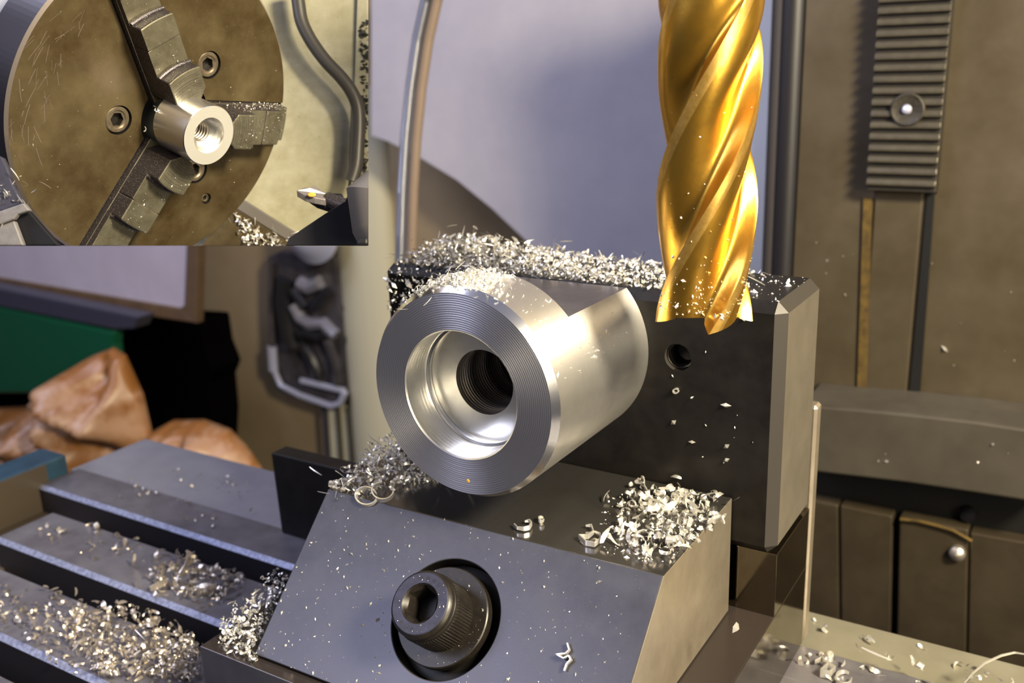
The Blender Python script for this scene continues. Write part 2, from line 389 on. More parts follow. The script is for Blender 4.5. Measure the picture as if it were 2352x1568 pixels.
b = MB(); b.box((-140.9, yAr, ZT-30), (XE, 194.6, ZT)); b.build('table_rib', 'table', table, world=True, bevel=.3)
b = MB(); b.box((-300, 60, ZT-30), (-287.1, 178, ZT+6.5)); e_ = b.build('end_rim', 'blue', table, world=True, bevel=.8); e_['label'] = 'blue painted end rim'
b = MB(); b.box((-287.05, 60, ZT-14), (-286.4, 170, ZT+6)); b.build('end_side', 'brownpaint', table, world=True)
b = MB(); b.box((-287, 60, ZT-14.02), (-262.1, 166.2, ZT-9)); b.build('end_trough', 'brownpaint', table, world=True)

# machine column ----------------------------------------------------
YC = 330.
col_ = thing('milling_machine', 'oily grey-brown ground column face with a rack set into it', 'machine', W(2050, 900, 'Y', YC))
x0, x1 = W(1838, 300, 'Y', YC).x, 60
zb = W(2100, 935, 'Y', YC).z
xg0, xg1 = W(1994, 700, 'Y', YC).x, W(2108, 700, 'Y', YC).x
b = MB(); b.box((x0, YC, zb-6), (x1, YC+60, 60)); b.build('ground_face', 'column', col_, world=True)
b = MB(); b.lathe([(5.4, -6+zb), (5.4, 60)], 28, close=True); b.v = [v+Vector((x0-5.0, YC+3.5, 0)) for v in b.v]; o = b.build('dark_edge', 'colband', col_, world=True, smooth=True)
b = MB(); b.lathe([(3.6, -6+zb), (3.6, 60)], 24, close=True); b.v = [v+Vector((x0-8.0, YC+2.2, 0)) for v in b.v]; o = b.build('rounded_edge', 'colband2', col_, world=True, smooth=True)
b = MB(); xw0, xw1 = W(1722, 300, 'Y', YC+10).x, W(1775, 300, 'Y', YC+10).x
b.box((xw0, YC+10, zb), (xw1, YC+30, 60)); o = b.build('painted_side', 'white', col_, world=True, bevel=1); o['label'] = 'white painted strip beside the dark edge'
# groove strip under the rack: amber line on its left, dark gap on its right
b = MB(); b.box((xg0, YC-.8, zb), (xg1-1.2, YC-.01, W(2060, 440, 'Y', YC).z)); b.build('slot_strip', 'column', col_, world=True, bevel=.3)
b = MB(); b.prism([W(1983, 455, 'Y', YC-1), W(2003, 455, 'Y', YC-1), W(1990, 915, 'Y', YC-1), W(1968, 915, 'Y', YC-1)], (0, 1, 0)); b.build('amber_line', 'brass', col_, world=True)
b = MB(); b.prism([W(2131, 440, 'Y', YC-1), W(2147, 440, 'Y', YC-1), W(2112, 918, 'Y', YC-1), W(2088, 918, 'Y', YC-1)], (0, 1, 0)); b.build('dark_gap', 'hole', col_, world=True)
b = MB(); b.prism([W(2183, -40, 'Y', YC-.5), W(2190, -40, 'Y', YC-.5), W(2152, 445, 'Y', YC-.5), W(2145, 445, 'Y', YC-.5)], (0, .5, 0)); b.build('dark_line', 'hole', col_, world=True)
# rack with teeth
YR = YC-7
rx0, rx1 = W(2004, 200, 'Y', YR).x, W(2168, 200, 'Y', YR).x
zr = W(2070, 442, 'Y', YR).z
rackp = MB().box((rx0, YR+1.5, zr), (rx1, YC, 50)).build('rack', 'rack', col_, world=True, bevel=.3)
ys = [28+26.6*k for k in range(-2, 16)]
for k, yy in enumerate(ys):
    z = W(2090, yy, 'Y', YR).z; hh = 1.15
    if z < zr+.6: continue
    b = MB(); b.prism([(rx0, YR+1.6, z+1.9), (rx0, YR+.55, z+1.7), (rx0, YR, z+.5), (rx0, YR, z-.1), (rx0, YR+1.6, z-.5)], (rx1-rx0, 0, 0)); b.build('rack_tooth', 'rackedge', rackp, world=True, bevel=.12)
b = MB(); b.lathe([(0.05, 2.95), (3.2, 3.0), (4.5, 3.5), (4.9, 3.35), (5.1, 0), (.05, 0)], 32)
fr_ = W(2083, 252, 'Y', YR-1.2)
b.v = [Vector((fr_.x+v.x, YR+2.9-v.z, fr_.z+v.y)) for v in b.v]; o = b.build('screw_recess', 'recess', rackp, world=True, smooth=True)
b = MB(); b.lathe([(0.02, 1.3), (1.0, 1.0), (1.5, 0)], 20); b.v = [Vector((fr_.x-.3+v.x, YR-.1-v.z, fr_.z+v.y)) for v in b.v]; b.build('screw_tip', 'chrome', rackp, world=True, smooth=True)

# saddle casting under the column
sad = thing('saddle_casting', 'grey-brown machine saddle with a rounded front edge below the column', 'machine casting', W(2100, 1100, 'Y', 300))
def arcpts(rows, Y, dy):
    return [W(x, y, 'Y', Y) for x, y in rows]
top = [(1840, 925), (1894, 933), (2080, 950), (2240, 968), (2420, 995)]; bot = [(2420, 1160), (2240, 1132), (2080, 1108), (1894, 1086), (1840, 1080)]
b = MB(); b.prism(arcpts(top+bot, 306, 0), (0, 24, 0)); b.build('saddle_front', 'saddle', sad, world=True, bevel=.8)
top2 = [(1840, 905), (2420, 968)]
b = MB(); zz = W(1894, 905, 'Y', 329.9).z
b.hexa([W(1840, 925, 'Y', 306.3)+Vector((0, 0, -3)), W(2420, 995, 'Y', 306.3)+Vector((0, 0, -3)), W(2420, 1000, 'Y', 330), W(1840, 940, 'Y', 330)],
       [W(1840, 925, 'Y', 306.3)+Vector((0, 0, .02)), W(2420, 995, 'Y', 306.3)+Vector((0, 0, .02)), W(2420, 962, 'Y', 330), W(1840, 905, 'Y', 330)])
b.build('saddle_top', 'column', sad, world=True)
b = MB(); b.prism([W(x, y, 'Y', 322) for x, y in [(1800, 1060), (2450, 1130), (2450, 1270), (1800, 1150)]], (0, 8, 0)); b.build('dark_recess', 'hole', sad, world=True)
for (px, py, r, Y) in [(2222, 1182, 2.6, 320)]:
    p = W(px, py, 'Y', Y); b = MB(); b.lathe([(.02, 2.0), (r*.7, 1.7), (r, .6), (r, -3)], 24); b.v = [Vector((p.x+v.x, Y-v.z, p.z+v.y)) for v in b.v]; b.build('round_boss', 'tooldark', sad, world=True, smooth=True)
low = thing('lower_guard', 'dark brown oily machine panel with vertical seams behind the table', 'machine panel', W(2050, 1300, 'Y', 318))
for a_, b_, c_, d_, Y in [((1780, 1130), (1925, 1160), (1930, 1640), (1780, 1620), 316), ((1929, 1160), (2050, 1185), (2040, 1660), (1934, 1640), 315.6), ((2066, 1186), (2224, 1216), (2214, 1700), (2056, 1680), 315), ((2228, 1222), (2450, 1262), (2450, 1760), (2218, 1700), 315.8)]:
    b = MB(); b.prism([W(*q, 'Y', Y) for q in (a_, b_, c_, d_)], (0, 6, 0)); b.build('guard_panel', 'lower', low, world=True, bevel=.6)
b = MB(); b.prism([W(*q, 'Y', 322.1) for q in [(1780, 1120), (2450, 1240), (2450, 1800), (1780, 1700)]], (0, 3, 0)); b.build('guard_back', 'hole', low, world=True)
b = MB(); b.tube([W(x, y, 'Y', 313.8) for x, y in [(2068, 1192), (2110, 1196), (2150, 1206), (2190, 1218), (2232, 1242)]], .55, 8); b.build('amber_seam', 'brass', low, world=True, smooth=True)
p = W(2198, 1272, 'Y', 313.5); b = MB(); b.lathe([(.02, 1.7), (1.5, 1.3), (2.4, .4), (2.5, -2)], 24); b.v = [Vector((p.x+v.x, 313.5-v.z, p.z+v.y)) for v in b.v]; b.build('shiny_boss', 'chip_dull', low, world=True, smooth=True)

# ================================================================== MACHINE VISE
XL, XR = -130.6, -56.7; ZJ = -84.25; YJ = 170.3; XS = -48.1
vise = thing('machine_vise', 'precision steel vise with black tall rear jaw and sloped front jaw', 'vise', (-93.5, 150, ZT))
SB = Vector((XL, 112.0, -108.8)); STp = Vector((XL, 136.0, ZJ))
SN = Vector((0, -(SB-STp).z, (SB-STp).y)); SN = Vector((0, -abs(SN.y), abs(SN.z))).normalized()
mj = MB().prism([(XL, 136.0, ZJ), (XL, 169.8, ZJ), (XL, 169.8, -109.2), (XL, 112.2, -109.2), SB], (XR-XL, 0, 0))
mj.m = [0, 1, 2, 3, 3, 3, 0]
mjo = mj.build('movable_jaw', ['jaw', 'jawside', 'jawtop', 'black'], vise, world=True)
BC = Vector((-93.6, 124.5, -97.1)); BC = BC-SN*((BC-STp).dot(SN))
bf = frame(BC, x=(1, 0, 0), z=SN)
cut = cyl(10.85, -11, 6, 96).build('cutter', 'hole', frame=bf)
boolean(mjo, [cut])
d_ = mjo.modifiers.new('edge', 'BEVEL'); d_.width = .22*S; d_.segments = 2; d_.limit_method = 'ANGLE'; d_.angle_limit = radians(30)
# fix face materials by normal
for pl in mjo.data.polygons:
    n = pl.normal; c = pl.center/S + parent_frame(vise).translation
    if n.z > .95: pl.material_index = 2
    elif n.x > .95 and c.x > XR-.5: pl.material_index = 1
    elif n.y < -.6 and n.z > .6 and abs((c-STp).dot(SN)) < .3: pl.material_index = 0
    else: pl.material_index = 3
def local(mb, fr): mb.v = [fr @ v for v in mb.v]; return mb
def hexf(a, th, off=0):
    x = ((th+off) % (pi/3))-pi/6; return a/cos(x)
screw = local(MB().lathe([(3.0, 1.2), (5.5, 1.2)], 8), bf).build('clamp_screw', 'bolt', vise, world=True)
# rebuild the screw as one lathe with knurled side and hexagon socket
bpy.data.objects.remove(screw)
def rf(r, z, a):
    if r > 5.9 and 1.3 < z < 7.0: return r+.16*(1 if int(a/(2*pi)*288) % 4 < 2 else -1)*.5
    return r
sm = MB()
sm.lathe([(6.0, .6), (6.1, 1.3), (6.15, 1.4), (6.15, 6.9), (6.05, 7.2), (6.05, 7.8), (5.9, 7.9), (5.9, 8.1), (6.0, 8.2), (5.95, 8.9), (5.6, 9.4), (5.45, 9.5)], 288, mi=0, rf=rf)
n_ = 288
ring = [(5.45, 9.5, 1), (5.3, 9.6, 1), (3.55, 9.6, 1), (3.25, 9.35, 0)]
sm.lathe([(r, z) for r, z, k in ring], n_, mis=[1, 1, 0])
base = len(sm.v)
for (ap, z) in ((3.25, 9.35), (2.72, 8.7), (2.72, 4.6)):
    for k in range(n_):
        a = 2*pi*k/n_; rr = ap if ap > 3 else min(hexf(ap, a, .35), 3.2); sm.v.append(Vector((rr*cos(a), rr*sin(a), z)))
for i in range(2):
    for k in range(n_):
        k2 = (k+1) % n_; sm.f.append((base+i*n_+k, base+i*n_+k2, base+(i+1)*n_+k2, base+(i+1)*n_+k)); sm.m.append(0)
sm.f.append(tuple(base+2*n_+k for k in range(n_))); sm.m.append(2)
screw = local(sm, bf).build('clamp_screw', ['bolt', 'boltface', 'hole'], vise, world=True, smooth=True, angle=28)
screw['label'] = 'oiled black socket head screw with a knurled rim'
# stamped marks on the head's face
for a in (1.95, 1.62, 1.3, 1.05, -1.75, -2.05, -1.5):
    mk = MB(); x, y = 4.45*cos(a), 4.45*sin(a)
    mk.lathe([(.16, .0), (.36, .0), (.36, .05), (.16, .05), (.16, 0)], 12); mk.v = [v+Vector((x, y, 9.6)) for v in mk.v]
    local(mk, bf).build('stamp_mark', 'bolt', screw, world=True)
wa = MB().lathe([(4.0, -.8), (9.0, -.8), (9.05, -.6), (9.05, 1.0), (8.85, 1.2), (4.0, 1.2), (4.0, -.8)], 96)
local(wa, bf).build('washer', 'bolt', vise, world=True, smooth=True, angle=25)
rc = MB().lathe([(10.6, -10.9), (10.6, -3.4), (9.6, -3.2), (7.0, -3.2), (7.0, -10.9), (10.6, -10.9)], 96)
local(rc, bf).build('spherical_seat', 'black', vise, world=True, smooth=True)
# tall black rear jaw
fj = MB().box((-140.6, YJ, -95.6), (XS, 195.2, -44.8)); fj.m = [3, 2, 0, 1, 3, 3]
fjo = fj.build('fixed_jaw', ['black', 'blkside', 'black', 'black'], vise, world=True)
cut = cyl(2.75, -3, 14, 40).build('cutter', 'hole', frame=frame((-68.6, YJ, -57.4), z=(0, 1, 0)))
# bevel by hand: chamfered top right and front right edges
d_ = fjo.modifiers.new('edge', 'BEVEL'); d_.width = 2.0*S; d_.segments = 1; d_.limit_method = 'ANGLE'; d_.angle_limit = radians(40); d_.material = 3
boolean(fjo, [cut])
fjo.data.materials.clear()
for k in ('black', 'blkside', 'blkedge'): fjo.data.materials.append(M[k])
for pl in fjo.data.polygons:
    n = pl.normal; pl.material_index = 1 if n.x > .95 and pl.center.x/S > 40 else (2 if n.x > .3 and pl.area > 1e-6 else 0)
    pl.use_smooth = False
hb = MB().lathe([(2.6, 4), (1.9, 5), (1.2, 5.2), (.02, 5.3)], 24); hb.v = [Vector((-68.6+v.x, YJ+v.z, -57.4-v.y)) for v in hb.v]
hs = hb.build('tapped_hole_plug', 'bolt', fjo, world=True, smooth=True)
th = MB(); th.tube([Vector((-68.6+2.55*cos(t*.5), YJ+.5+t*.09, -57.4+2.55*sin(t*.5))) for t in range(44)], .12, 6); th.build('hole_thread', 'bolt', fjo, world=True, smooth=True)
# body: bed, rear block, rear riser
bd = MB().box((-143, 109.3, ZT+.02), (XS, 195.6, -109.5)); bdo = bd.build('vise_bed', ['mirror', 'jaw', 'bedtop'], vise, world=True, bevel=.18)
for pl in bdo.data.polygons:
    if pl.normal.y < -.9 or pl.normal.x < -.9: pl.material_index = 1
    if pl.normal.z > .9: pl.material_index = 2
MB().box((-140.5, 172.2, -109.45), (XS, 195.4, -95.65)).build('rear_block', 'mirror', vise, world=True, bevel=.1)
MB().box((-141, 195.7, ZT+.02), (XS+.3, 199.6, -72.6)).build('rear_riser', 'jawside', vise, world=True, bevel=.6, bseg=1)

# black plate standing left of the vise
pl_ = MB().prism([W(622, 1040, 'Y', 179.5), W(648, 1228, 'Y', 179.5), Vector((-141.2, 179.5, ZT+.1)), Vector((-141.2, 179.5, W(622, 1040, 'Y', 179.5).z))], (0, 5, 0))
z0_ = W(622, 1040, 'Y', 179.5).z
pl_ = MB().prism([(W(622, 1040, 'Y', 179.5).x, 179.5, z0_), (W(646, 1228, 'Y', 179.5).x+.3, 179.5, ZT+.05), (-141.3, 179.5, ZT+.05), (-141.3, 179.5, z0_)], (0, 6, 0))
props(pl_.build('stop_plate', 'black', frame=frame((-165, 180, ZT)), world=True, bevel=.35), 'black steel plate standing on the table left of the vise', 'plate')

# ================================================================== WORKPIECE
AX, AY, AZ = -94.22, 132.8, -57.26
wf = frame((AX, AY, AZ), x=(1, 0, 0), z=(0, -1, 0))
wp = thing('bored_aluminium_cylinder', 'large aluminium cylinder with counterbored face and milled notch, held before the black jaw', 'workpiece', fr=wf)
RO = 19.5
ob = MB().lathe([(11.7, -8.0), (11.7, -.25), (11.95, 0), (18.55, 0), (RO, -1.5), (RO, -37.4), (6.2, -37.4), (6.2, -8.05), (11.7, -8.05)], 192, mis=[3, 3, 0, 2, 1, 0, 4, 3])
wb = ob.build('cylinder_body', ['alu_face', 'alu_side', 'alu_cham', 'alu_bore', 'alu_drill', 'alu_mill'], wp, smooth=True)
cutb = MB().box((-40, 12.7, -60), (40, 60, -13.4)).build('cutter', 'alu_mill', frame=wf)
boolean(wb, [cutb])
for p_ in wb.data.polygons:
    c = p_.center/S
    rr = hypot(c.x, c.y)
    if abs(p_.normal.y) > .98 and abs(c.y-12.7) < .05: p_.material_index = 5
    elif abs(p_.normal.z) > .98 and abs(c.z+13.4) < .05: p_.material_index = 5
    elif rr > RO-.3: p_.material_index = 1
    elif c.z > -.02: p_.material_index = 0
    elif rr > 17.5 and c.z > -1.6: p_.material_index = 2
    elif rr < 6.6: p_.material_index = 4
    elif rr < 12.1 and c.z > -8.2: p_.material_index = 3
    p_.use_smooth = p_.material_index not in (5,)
wb.data.set_sharp_from_angle(angle=radians(28))
MB().lathe([(11.66, -6.3), (11.2, -6.45), (11.2, -6.75), (11.66, -6.9)], 128).build('bore_groove_ring', 'alu_cham', wp, smooth=True)
tb = MB()
for k in range(24):
    z = -8.3-k*.8
    tb.lathe([(6.2, z), (6.1, z-.25), (6.1, z-.4), (6.2, z-.7)], 72)
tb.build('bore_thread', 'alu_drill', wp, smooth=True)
# a few nicks and a rust spot on the face
rs = MB().lathe([(.02, .07), (.28, .05), (.36, 0)], 12)
P_ = W(1075, 1104, 'Y', AY); rs.v = [v+wf.inverted() @ P_ for v in rs.v]; rs.build('rust_spot', 'rust', wp)

# ================================================================== END MILL
MC = Vector((-57.0, 152.9, -44.6)); RM = 8.15; LEAD = 87.
mf = frame(MC); em = thing('end_mill', 'large gold coated four-flute end mill hanging over the vise', 'end mill', fr=mf)
prof = [(0, 1.0), (8.5, .99), (13.2, .975), (20, .945), (30, .89), (40, .815), (50, .735), (60, .665), (68, .63), (75, .625), (81, .66), (85, .74), (88, .87), (89.6, .985), (90, 1.0)]
def flr(ph):
    ph = math.degrees(ph) % 90
    for (a, ra), (b, rb) in zip(prof, prof[1:]):
        if ph <= b: return ra+(rb-ra)*(ph-a)/(b-a)
    return 1.
angs = []
for q in range(4):
    for a in [0, 2, 4, 6, 8.5, 9.2, 13, 17, 20, 25, 30, 35, 40, 45, 50, 55, 60, 64, 68, 72, 75, 78, 81, 83, 85, 86.5, 88, 89, 89.6]: angs.append(q*90+a)
nA = len(angs); mb = MB(); NZ = 120; ZTOP = 64.
zs = [ZTOP*i/NZ for i in range(NZ+1)]
for i, z in enumerate(zs):
    th0 = radians(-64)+2*pi*z/LEAD
    for a in angs:
        r = flr(radians(a)); ph = a % 90
        run = max(0, min(1, (z-33-(ph-45)*.12)/19)); run = run*run*(3-2*run)
        r = r+(1.0-r)*run
        zz = z
        if i == 0:   # teeth: low at the edges, gashed in front of each edge
            t = ph/90; zz = 0.1+ (1.1*min(1, ph/25)) if ph < 25 else 1.2+1.6*sin((ph-25)/65*pi)
            if ph > 80: zz = (90-ph)*.12
        elif zz < 3.2: zz = max(zz, 1.9+zz*.35)
        an = th0+radians(a)+ (2*pi*(zz-z)/LEAD)
        mb.v.append(Vector((r*RM*cos(an), r*RM*sin(an), zz)))
for i in range(NZ):
    for k in range(nA):
        k2 = (k+1) % nA; mb.f.append((i*nA+k, i*nA+k2, (i+1)*nA+k2, (i+1)*nA+k)); mb.m.append(1 if (angs[k] % 90) < 13 and zs[i] < 52 else 0)
cb_ = len(mb.v); mb.v.append(Vector((0, 0, 2.0)))
for k in range(nA): mb.f.append((k, (k+1) % nA, cb_)); mb.m.append(0)
mb.norecalc = False
mb.build('fluted_body', ['gold', 'goldedge'], em, smooth=True, angle=40)
MB().lathe([(RM*1.0, ZTOP), (RM*1.0, ZTOP+30)], 48, close=True).build('shank', 'shank', em, smooth=True)
# ================================================================== BACKGROUND, LEFT
# ribbed conduit
path = [(1010, -60), (988, 0), (968, 90), (952, 200), (940, 320), (933, 440), (930, 540), (928, 620)]
YH = 300
P3 = []
for i in range(len(path)-1):
    for t in range(14): P3.append((path[i][0]+(path[i+1][0]-path[i][0])*t/14, path[i][1]+(path[i+1][1]-path[i][1])*t/14))
Q3 = [W(x-9, y, 'Y', YH) for x, y in P3]
hs = thing('braided_hose', 'thin braided metal hose hanging in front of the pale lit wall', 'hose', Q3[-1])
fine = []
for a, b in zip(Q3, Q3[1:]):
    for t in range(6): fine.append(a+(b-a)*t/6)
MB().tube(fine, 2.1, 14, rfun=lambda i: 2.0+.28*(1 if i % 3 == 0 else -.6)).build('ribbed_sleeve', 'hose', hs, world=True, smooth=True, angle=80)
MB().tube([W(x+16, y, 'Y', YH+2) for x, y in P3], 2.0, 12).build('hose_shaded_half', 'hose_b', hs, world=True, smooth=True)  # brown tube stands for the hose's shaded right half

YB = 430
sb = thing('framed_board', 'white board in a brown wooden frame at the left edge', 'board', W(430, 700, 'Y', YB))
MB().prism([W(x, y, 'Y', YB) for x, y in [(-200, 400), (436, 400), (424, 703), (414, 709), (-200, 606)]], (0, 4, 0)).build('white_panel', 'board', sb, world=True, bevel=.6)
MB().prism([W(x, y, 'Y', YB-2) for x, y in [(-200, 604), (412, 708), (450, 742), (-200, 646)]], (0, 7, 0)).build('frame_rail', 'wood', sb, world=True, bevel=.8)
MB().prism([W(x, y, 'Y', YB-2.1) for x, y in [(435, 400), (459, 400), (450, 744), (411, 708), (424, 700)]], (0, 7, 0)).build('frame_stile', 'wood', sb, world=True, bevel=.8)

YG = 410
gb = thing('green_case', 'dark green plastic case under the framed board', 'case', W(150, 880, 'Y', YG))
MB().prism([W(x, y, 'Y', YG) for x, y in [(-200, 660), (262, 760), (258, 792), (272, 905), (-200, 905)]], (0, 10, 0)).build('case_body', 'green', gb, world=True, bevel=3, bseg=3)
MB().prism([W(x, y, 'Y', YG-1) for x, y in [(-200, 622), (318, 728), (306, 756), (262, 757), (-200, 664)]], (0, 14, 0)).build('case_lid', 'slate', gb, world=True, bevel=1.2)
YK = 478
mb = MB(); mb.prism([W(x, y, 'Y', YK) for x, y in [(255, 765), (320, 725), (460, 735), (470, 800), (490, 850), (478, 880), (486, 960), (480, 1130), (-200, 1240), (-200, 860), (250, 880)]], (0, 30, 0))
props(mb.build('black_cloth_bag', 'blackcloth', frame=frame(W(370, 1000, 'Y', YK)), world=True, bevel=3, bseg=3), 'black cloth bag hanging between the green case and tan wall', 'bag')

def crumple(name, label, outline, Y, depth, mname, ridges, seed, cat):
    """a folded leather shape: an outline filled by rings that rise toward the viewer, with ridged folds"""
    P = [W(x, y, 'Y', Y) for x, y in outline]; c = sum(P, Vector())/len(P)
    # resample outline
    R_ = []; n = len(P)
    for i in range(n):
        for t in range(10): R_.append(P[i].lerp(P[(i+1) % n], t/10))
    mb = MB(); nr = 26; N = len(R_)
    for j in range(nr):
        t = j/nr
        for p in R_:
            q = p.lerp(c, t); h = sqrt(max(0, 1-(1-t)**2))*depth
            f = noise.noise(Vector((q.x*.03+seed, q.z*.012, seed)))*.9+(1-2.4*abs(noise.noise(Vector((q.x*.030+q.z*.012+seed*2, q.z*.010-q.x*.006, 3+seed)))))*1.0+(1-2*abs(noise.noise(Vector((q.x*.07+seed, q.z*.05, 9+seed)))))*.3
            mb.v.append(q+Vector((0, -h*(.75)-f*ridges*min(1, t*4), 0)))
    mb.v.append(c+Vector((0, -depth*.75, 0)))
    for j in range(nr-1):
        for k in range(N):
            k2 = (k+1) % N; mb.f.append((j*N+k, j*N+k2, (j+1)*N+k2, (j+1)*N+k)); mb.m.append(0)
    for k in range(N): mb.f.append(((nr-1)*N+k, (nr-1)*N+(k+1) % N, nr*N)); mb.m.append(0)
    mb.f.append(tuple(range(N-1, -1, -1))); mb.m.append(0)
    o = mb.build(name, mname, frame=frame(c), world=True, smooth=True, angle=180)
    return props(o, label, cat)
crumple('leather_glove', 'crumpled tan leather work glove, its peak in front of the black bag', [(60, 1180), (20, 1010), (85, 930), (150, 865), (215, 815), (262, 797), (290, 815), (330, 905), (352, 1000), (350, 1120), (250, 1180)], 372, 26, 'leather', 24, 3.1, 'glove')
crumple('leather_glove', 'tan leather glove cuff lying flat at the far left edge', [(-180, 1250), (-180, 930), (0, 935), (95, 930), (150, 985), (125, 1110), (60, 1180)], 425, 20, 'leather', 20, 5.7, 'glove')
crumple('leather_glove', 'low tan leather glove finger in front of the tan wall', [(358, 1150), (360, 985), (400, 963), (470, 962), (530, 985), (565, 1020), (600, 1070), (640, 1160)], 378, 18, 'leather', 16, 8.2, 'glove')

# packet of hardware on the tan wall
YT = 545
pk = thing('hardware_tray', 'narrow chrome-rimmed tray of dark metal clips on the tan wall', 'tray', W(700, 930, 'Y', YT))
tp = [(612, 590), (645, 575), (772, 590), (782, 700), (793, 905), (775, 932), (640, 900), (622, 860)]
MB().prism([W(x, y, 'Y', YT) for x, y in tp], (0, 10, 0)).build('tray_back', 'tray', pk, world=True, bevel=2)
def tb_(pts, r, name, m, par, Y=YT-4, n=8):
    MB().tube([W(x, y, 'Y', Y) for x, y in pts], r, n).build(name, m, par, world=True, smooth=True)
tb_([(628, 800), (630, 850), (645, 885), (690, 908), (762, 932), (782, 925), (792, 900)], 2.6, 'chrome_rim', 'chrome', pk)
tb_([(692, 874), (790, 897)], 2.6, 'chrome_bar', 'chrome', pk)
tb_([(624, 795), (628, 850)], 4.0, 'chrome_rim', 'chrome', pk)
tb_([(622, 600), (622, 700), (626, 800)], 2.2, 'chrome_rim', 'tray', pk)
for a in ([(672, 668), (690, 690), (702, 706)], [(752, 668), (736, 690), (722, 708)]): tb_(a, 4.4, 'dark_clip', 'clip', pk, YT-5)
tb_([(675, 700), (690, 730), (715, 745), (745, 742), (772, 770)], 5.2, 'pale_clip', 'paleclip', pk, YT-3)
tb_([(690, 770), (705, 765), (735, 775), (750, 765)], 5, 'dark_clip', 'clip', pk, YT-4)
tb_([(700, 800), (715, 820), (728, 850), (730, 865)], 4.5, 'dark_clip', 'clip', pk, YT-5)
tb_([(752, 780), (772, 830), (776, 880)], 4.5, 'pale_clip', 'tray', pk, YT-4)
tb_([(655, 640), (650, 700), (660, 760), (672, 800)], 7, 'dark_clip', 'clip', pk, YT-3)
tb_([(690, 650), (712, 660), (738, 648)], 6, 'pale_clip', 'paleclip', pk, YT-3)
tb_([(790, 700), (803, 725), (806, 750), (797, 788)], 2.2, 'oval_slot', 'slot', pk, YT+4)
b = MB(); b.lathe([(.05, 14), (9, 13), (17, 9), (23, 2), (24.5, 1.5), (24.5, -1), (20, -2), (.05, -2)], 40); q = W(716, 530, 'Y', YT-18); b.v = [Vector((q.x+v.x, q.y-v.z, q.z+v.y)) for v in b.v]
props(b.build('chrome_cup', 'chrome', frame=frame(q), world=True, smooth=True), 'round chrome cup above the tray of clips', 'cup')
tb2 = thing('trunking_strip', 'cream ridged wall strip below the tray of clips', 'trunking', W(760, 1060, 'Y', YT))
MB().prism([W(x, y, 'Y', YT+6) for x, y in [(752, 935), (815, 935), (830, 1140), (765, 1140)]], (0, 8, 0)).build('strip_face', 'cream2', tb2, world=True, bevel=1)
for xx in (742, 776, 800): MB().tube([W(xx, 935, 'Y', YT+3), W(xx+14, 1140, 'Y', YT+3)], 1.7, 8).build('strip_ridge', 'slot' if xx > 750 else 'slate', tb2, world=True, smooth=True)

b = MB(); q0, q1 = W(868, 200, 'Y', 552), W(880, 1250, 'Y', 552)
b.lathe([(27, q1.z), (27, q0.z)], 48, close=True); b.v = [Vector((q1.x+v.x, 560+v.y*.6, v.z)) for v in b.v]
props(b.build('lamp_lit_wall_strip', 'cream2', frame=frame((q1.x, 560, q1.z)), world=True, smooth=True), 'added cream bulge for the lamp-lit strip of wall beside the black jaw', 'lit wall strip')  # added bulge, its cream colour standing for lamp light on the wall
# ================================================================== SWARF
Zt = -44.8
def onfixed(px, py): return W(px, py, 'Z', Zt)
pts = []
for k in range(2600):
    x = U(-138.6, -60); y = U(171.4, 194)
    t = (x+139.5)/79.5
    dens = 1.0 if t < .45 else max(.10, 1-(t-.45)*1.6)
    if RND() > dens: continue
    hgt = 4.6*math.exp(-((x+128)/13)**2)*math.exp(-((y-186)/9)**2)+1.3*math.exp(-((x+108)/20)**2)
    if x < -137 and y < 180 and RND() < .8: continue
    pts.append((Vector((x, y, Zt+U(0, 1)*hgt)), (U(-.4, .4), U(-.4, .4), 1)))
heap('swarf_pile', 'thick pile of bright swarf along the top of the black jaw', pts, (.7, 1.9))
pts = [(Vector((U(-60, -50), U(171.5, 193), Zt)), (0, 0, 1)) for k in range(60)]
specks('swarf_specks', 'scattered swarf specks on the black jaw top beside the end mill', pts, (.25, .7))
pts = []
for k in range(300):
    t = RND(); x = -139.6+t**1.3*32; z = Zt-abs(random.gauss(0, 7))-.3
    if z > -80: pts.append((Vector((x, YJ-.02, z)), (0, -1, 0)))
for k in range(16): pts.append((Vector((U(-70, -50), YJ-.02, U(-80, -47))), (0, -1, 0)))
specks('swarf_specks', 'swarf specks stuck to the black front of the rear jaw', pts, (.3, .9))
pts = []
for k in range(900):
    a = radians(random.gauss(98, 13)); y = AY+1.6+abs(random.gauss(0, 5)) if RND() < .7 else U(AY+1, AY+13)
    if not 60 < math.degrees(a) < 145 or y > AY+13.2: continue
    n = Vector((cos(a), 0, sin(a))); pts.append((Vector((AX, y, AZ))+n*(RO+U(0, .8)*max(0, 1-abs(math.degrees(a)-98)/25)), n+Vector((U(-.4, .4), U(-.4, .4), 0))))
heap('swarf_pile', 'fine bright swarf heaped on top of the large cylinder', pts, (.5, 1.5))
pts = []
for k in range(170):
    a = radians(U(12, 75)); y = U(AY+2, AY+36); 
    if AZ+RO*sin(a) > -45 and y > AY+13: continue
    n = Vector((cos(a), 0, sin(a))); pts.append((Vector((AX, y, AZ))+n*RO, n))
specks('swarf_specks', 'tiny bright specks on the right flank of the large cylinder', pts, (.12, .42))
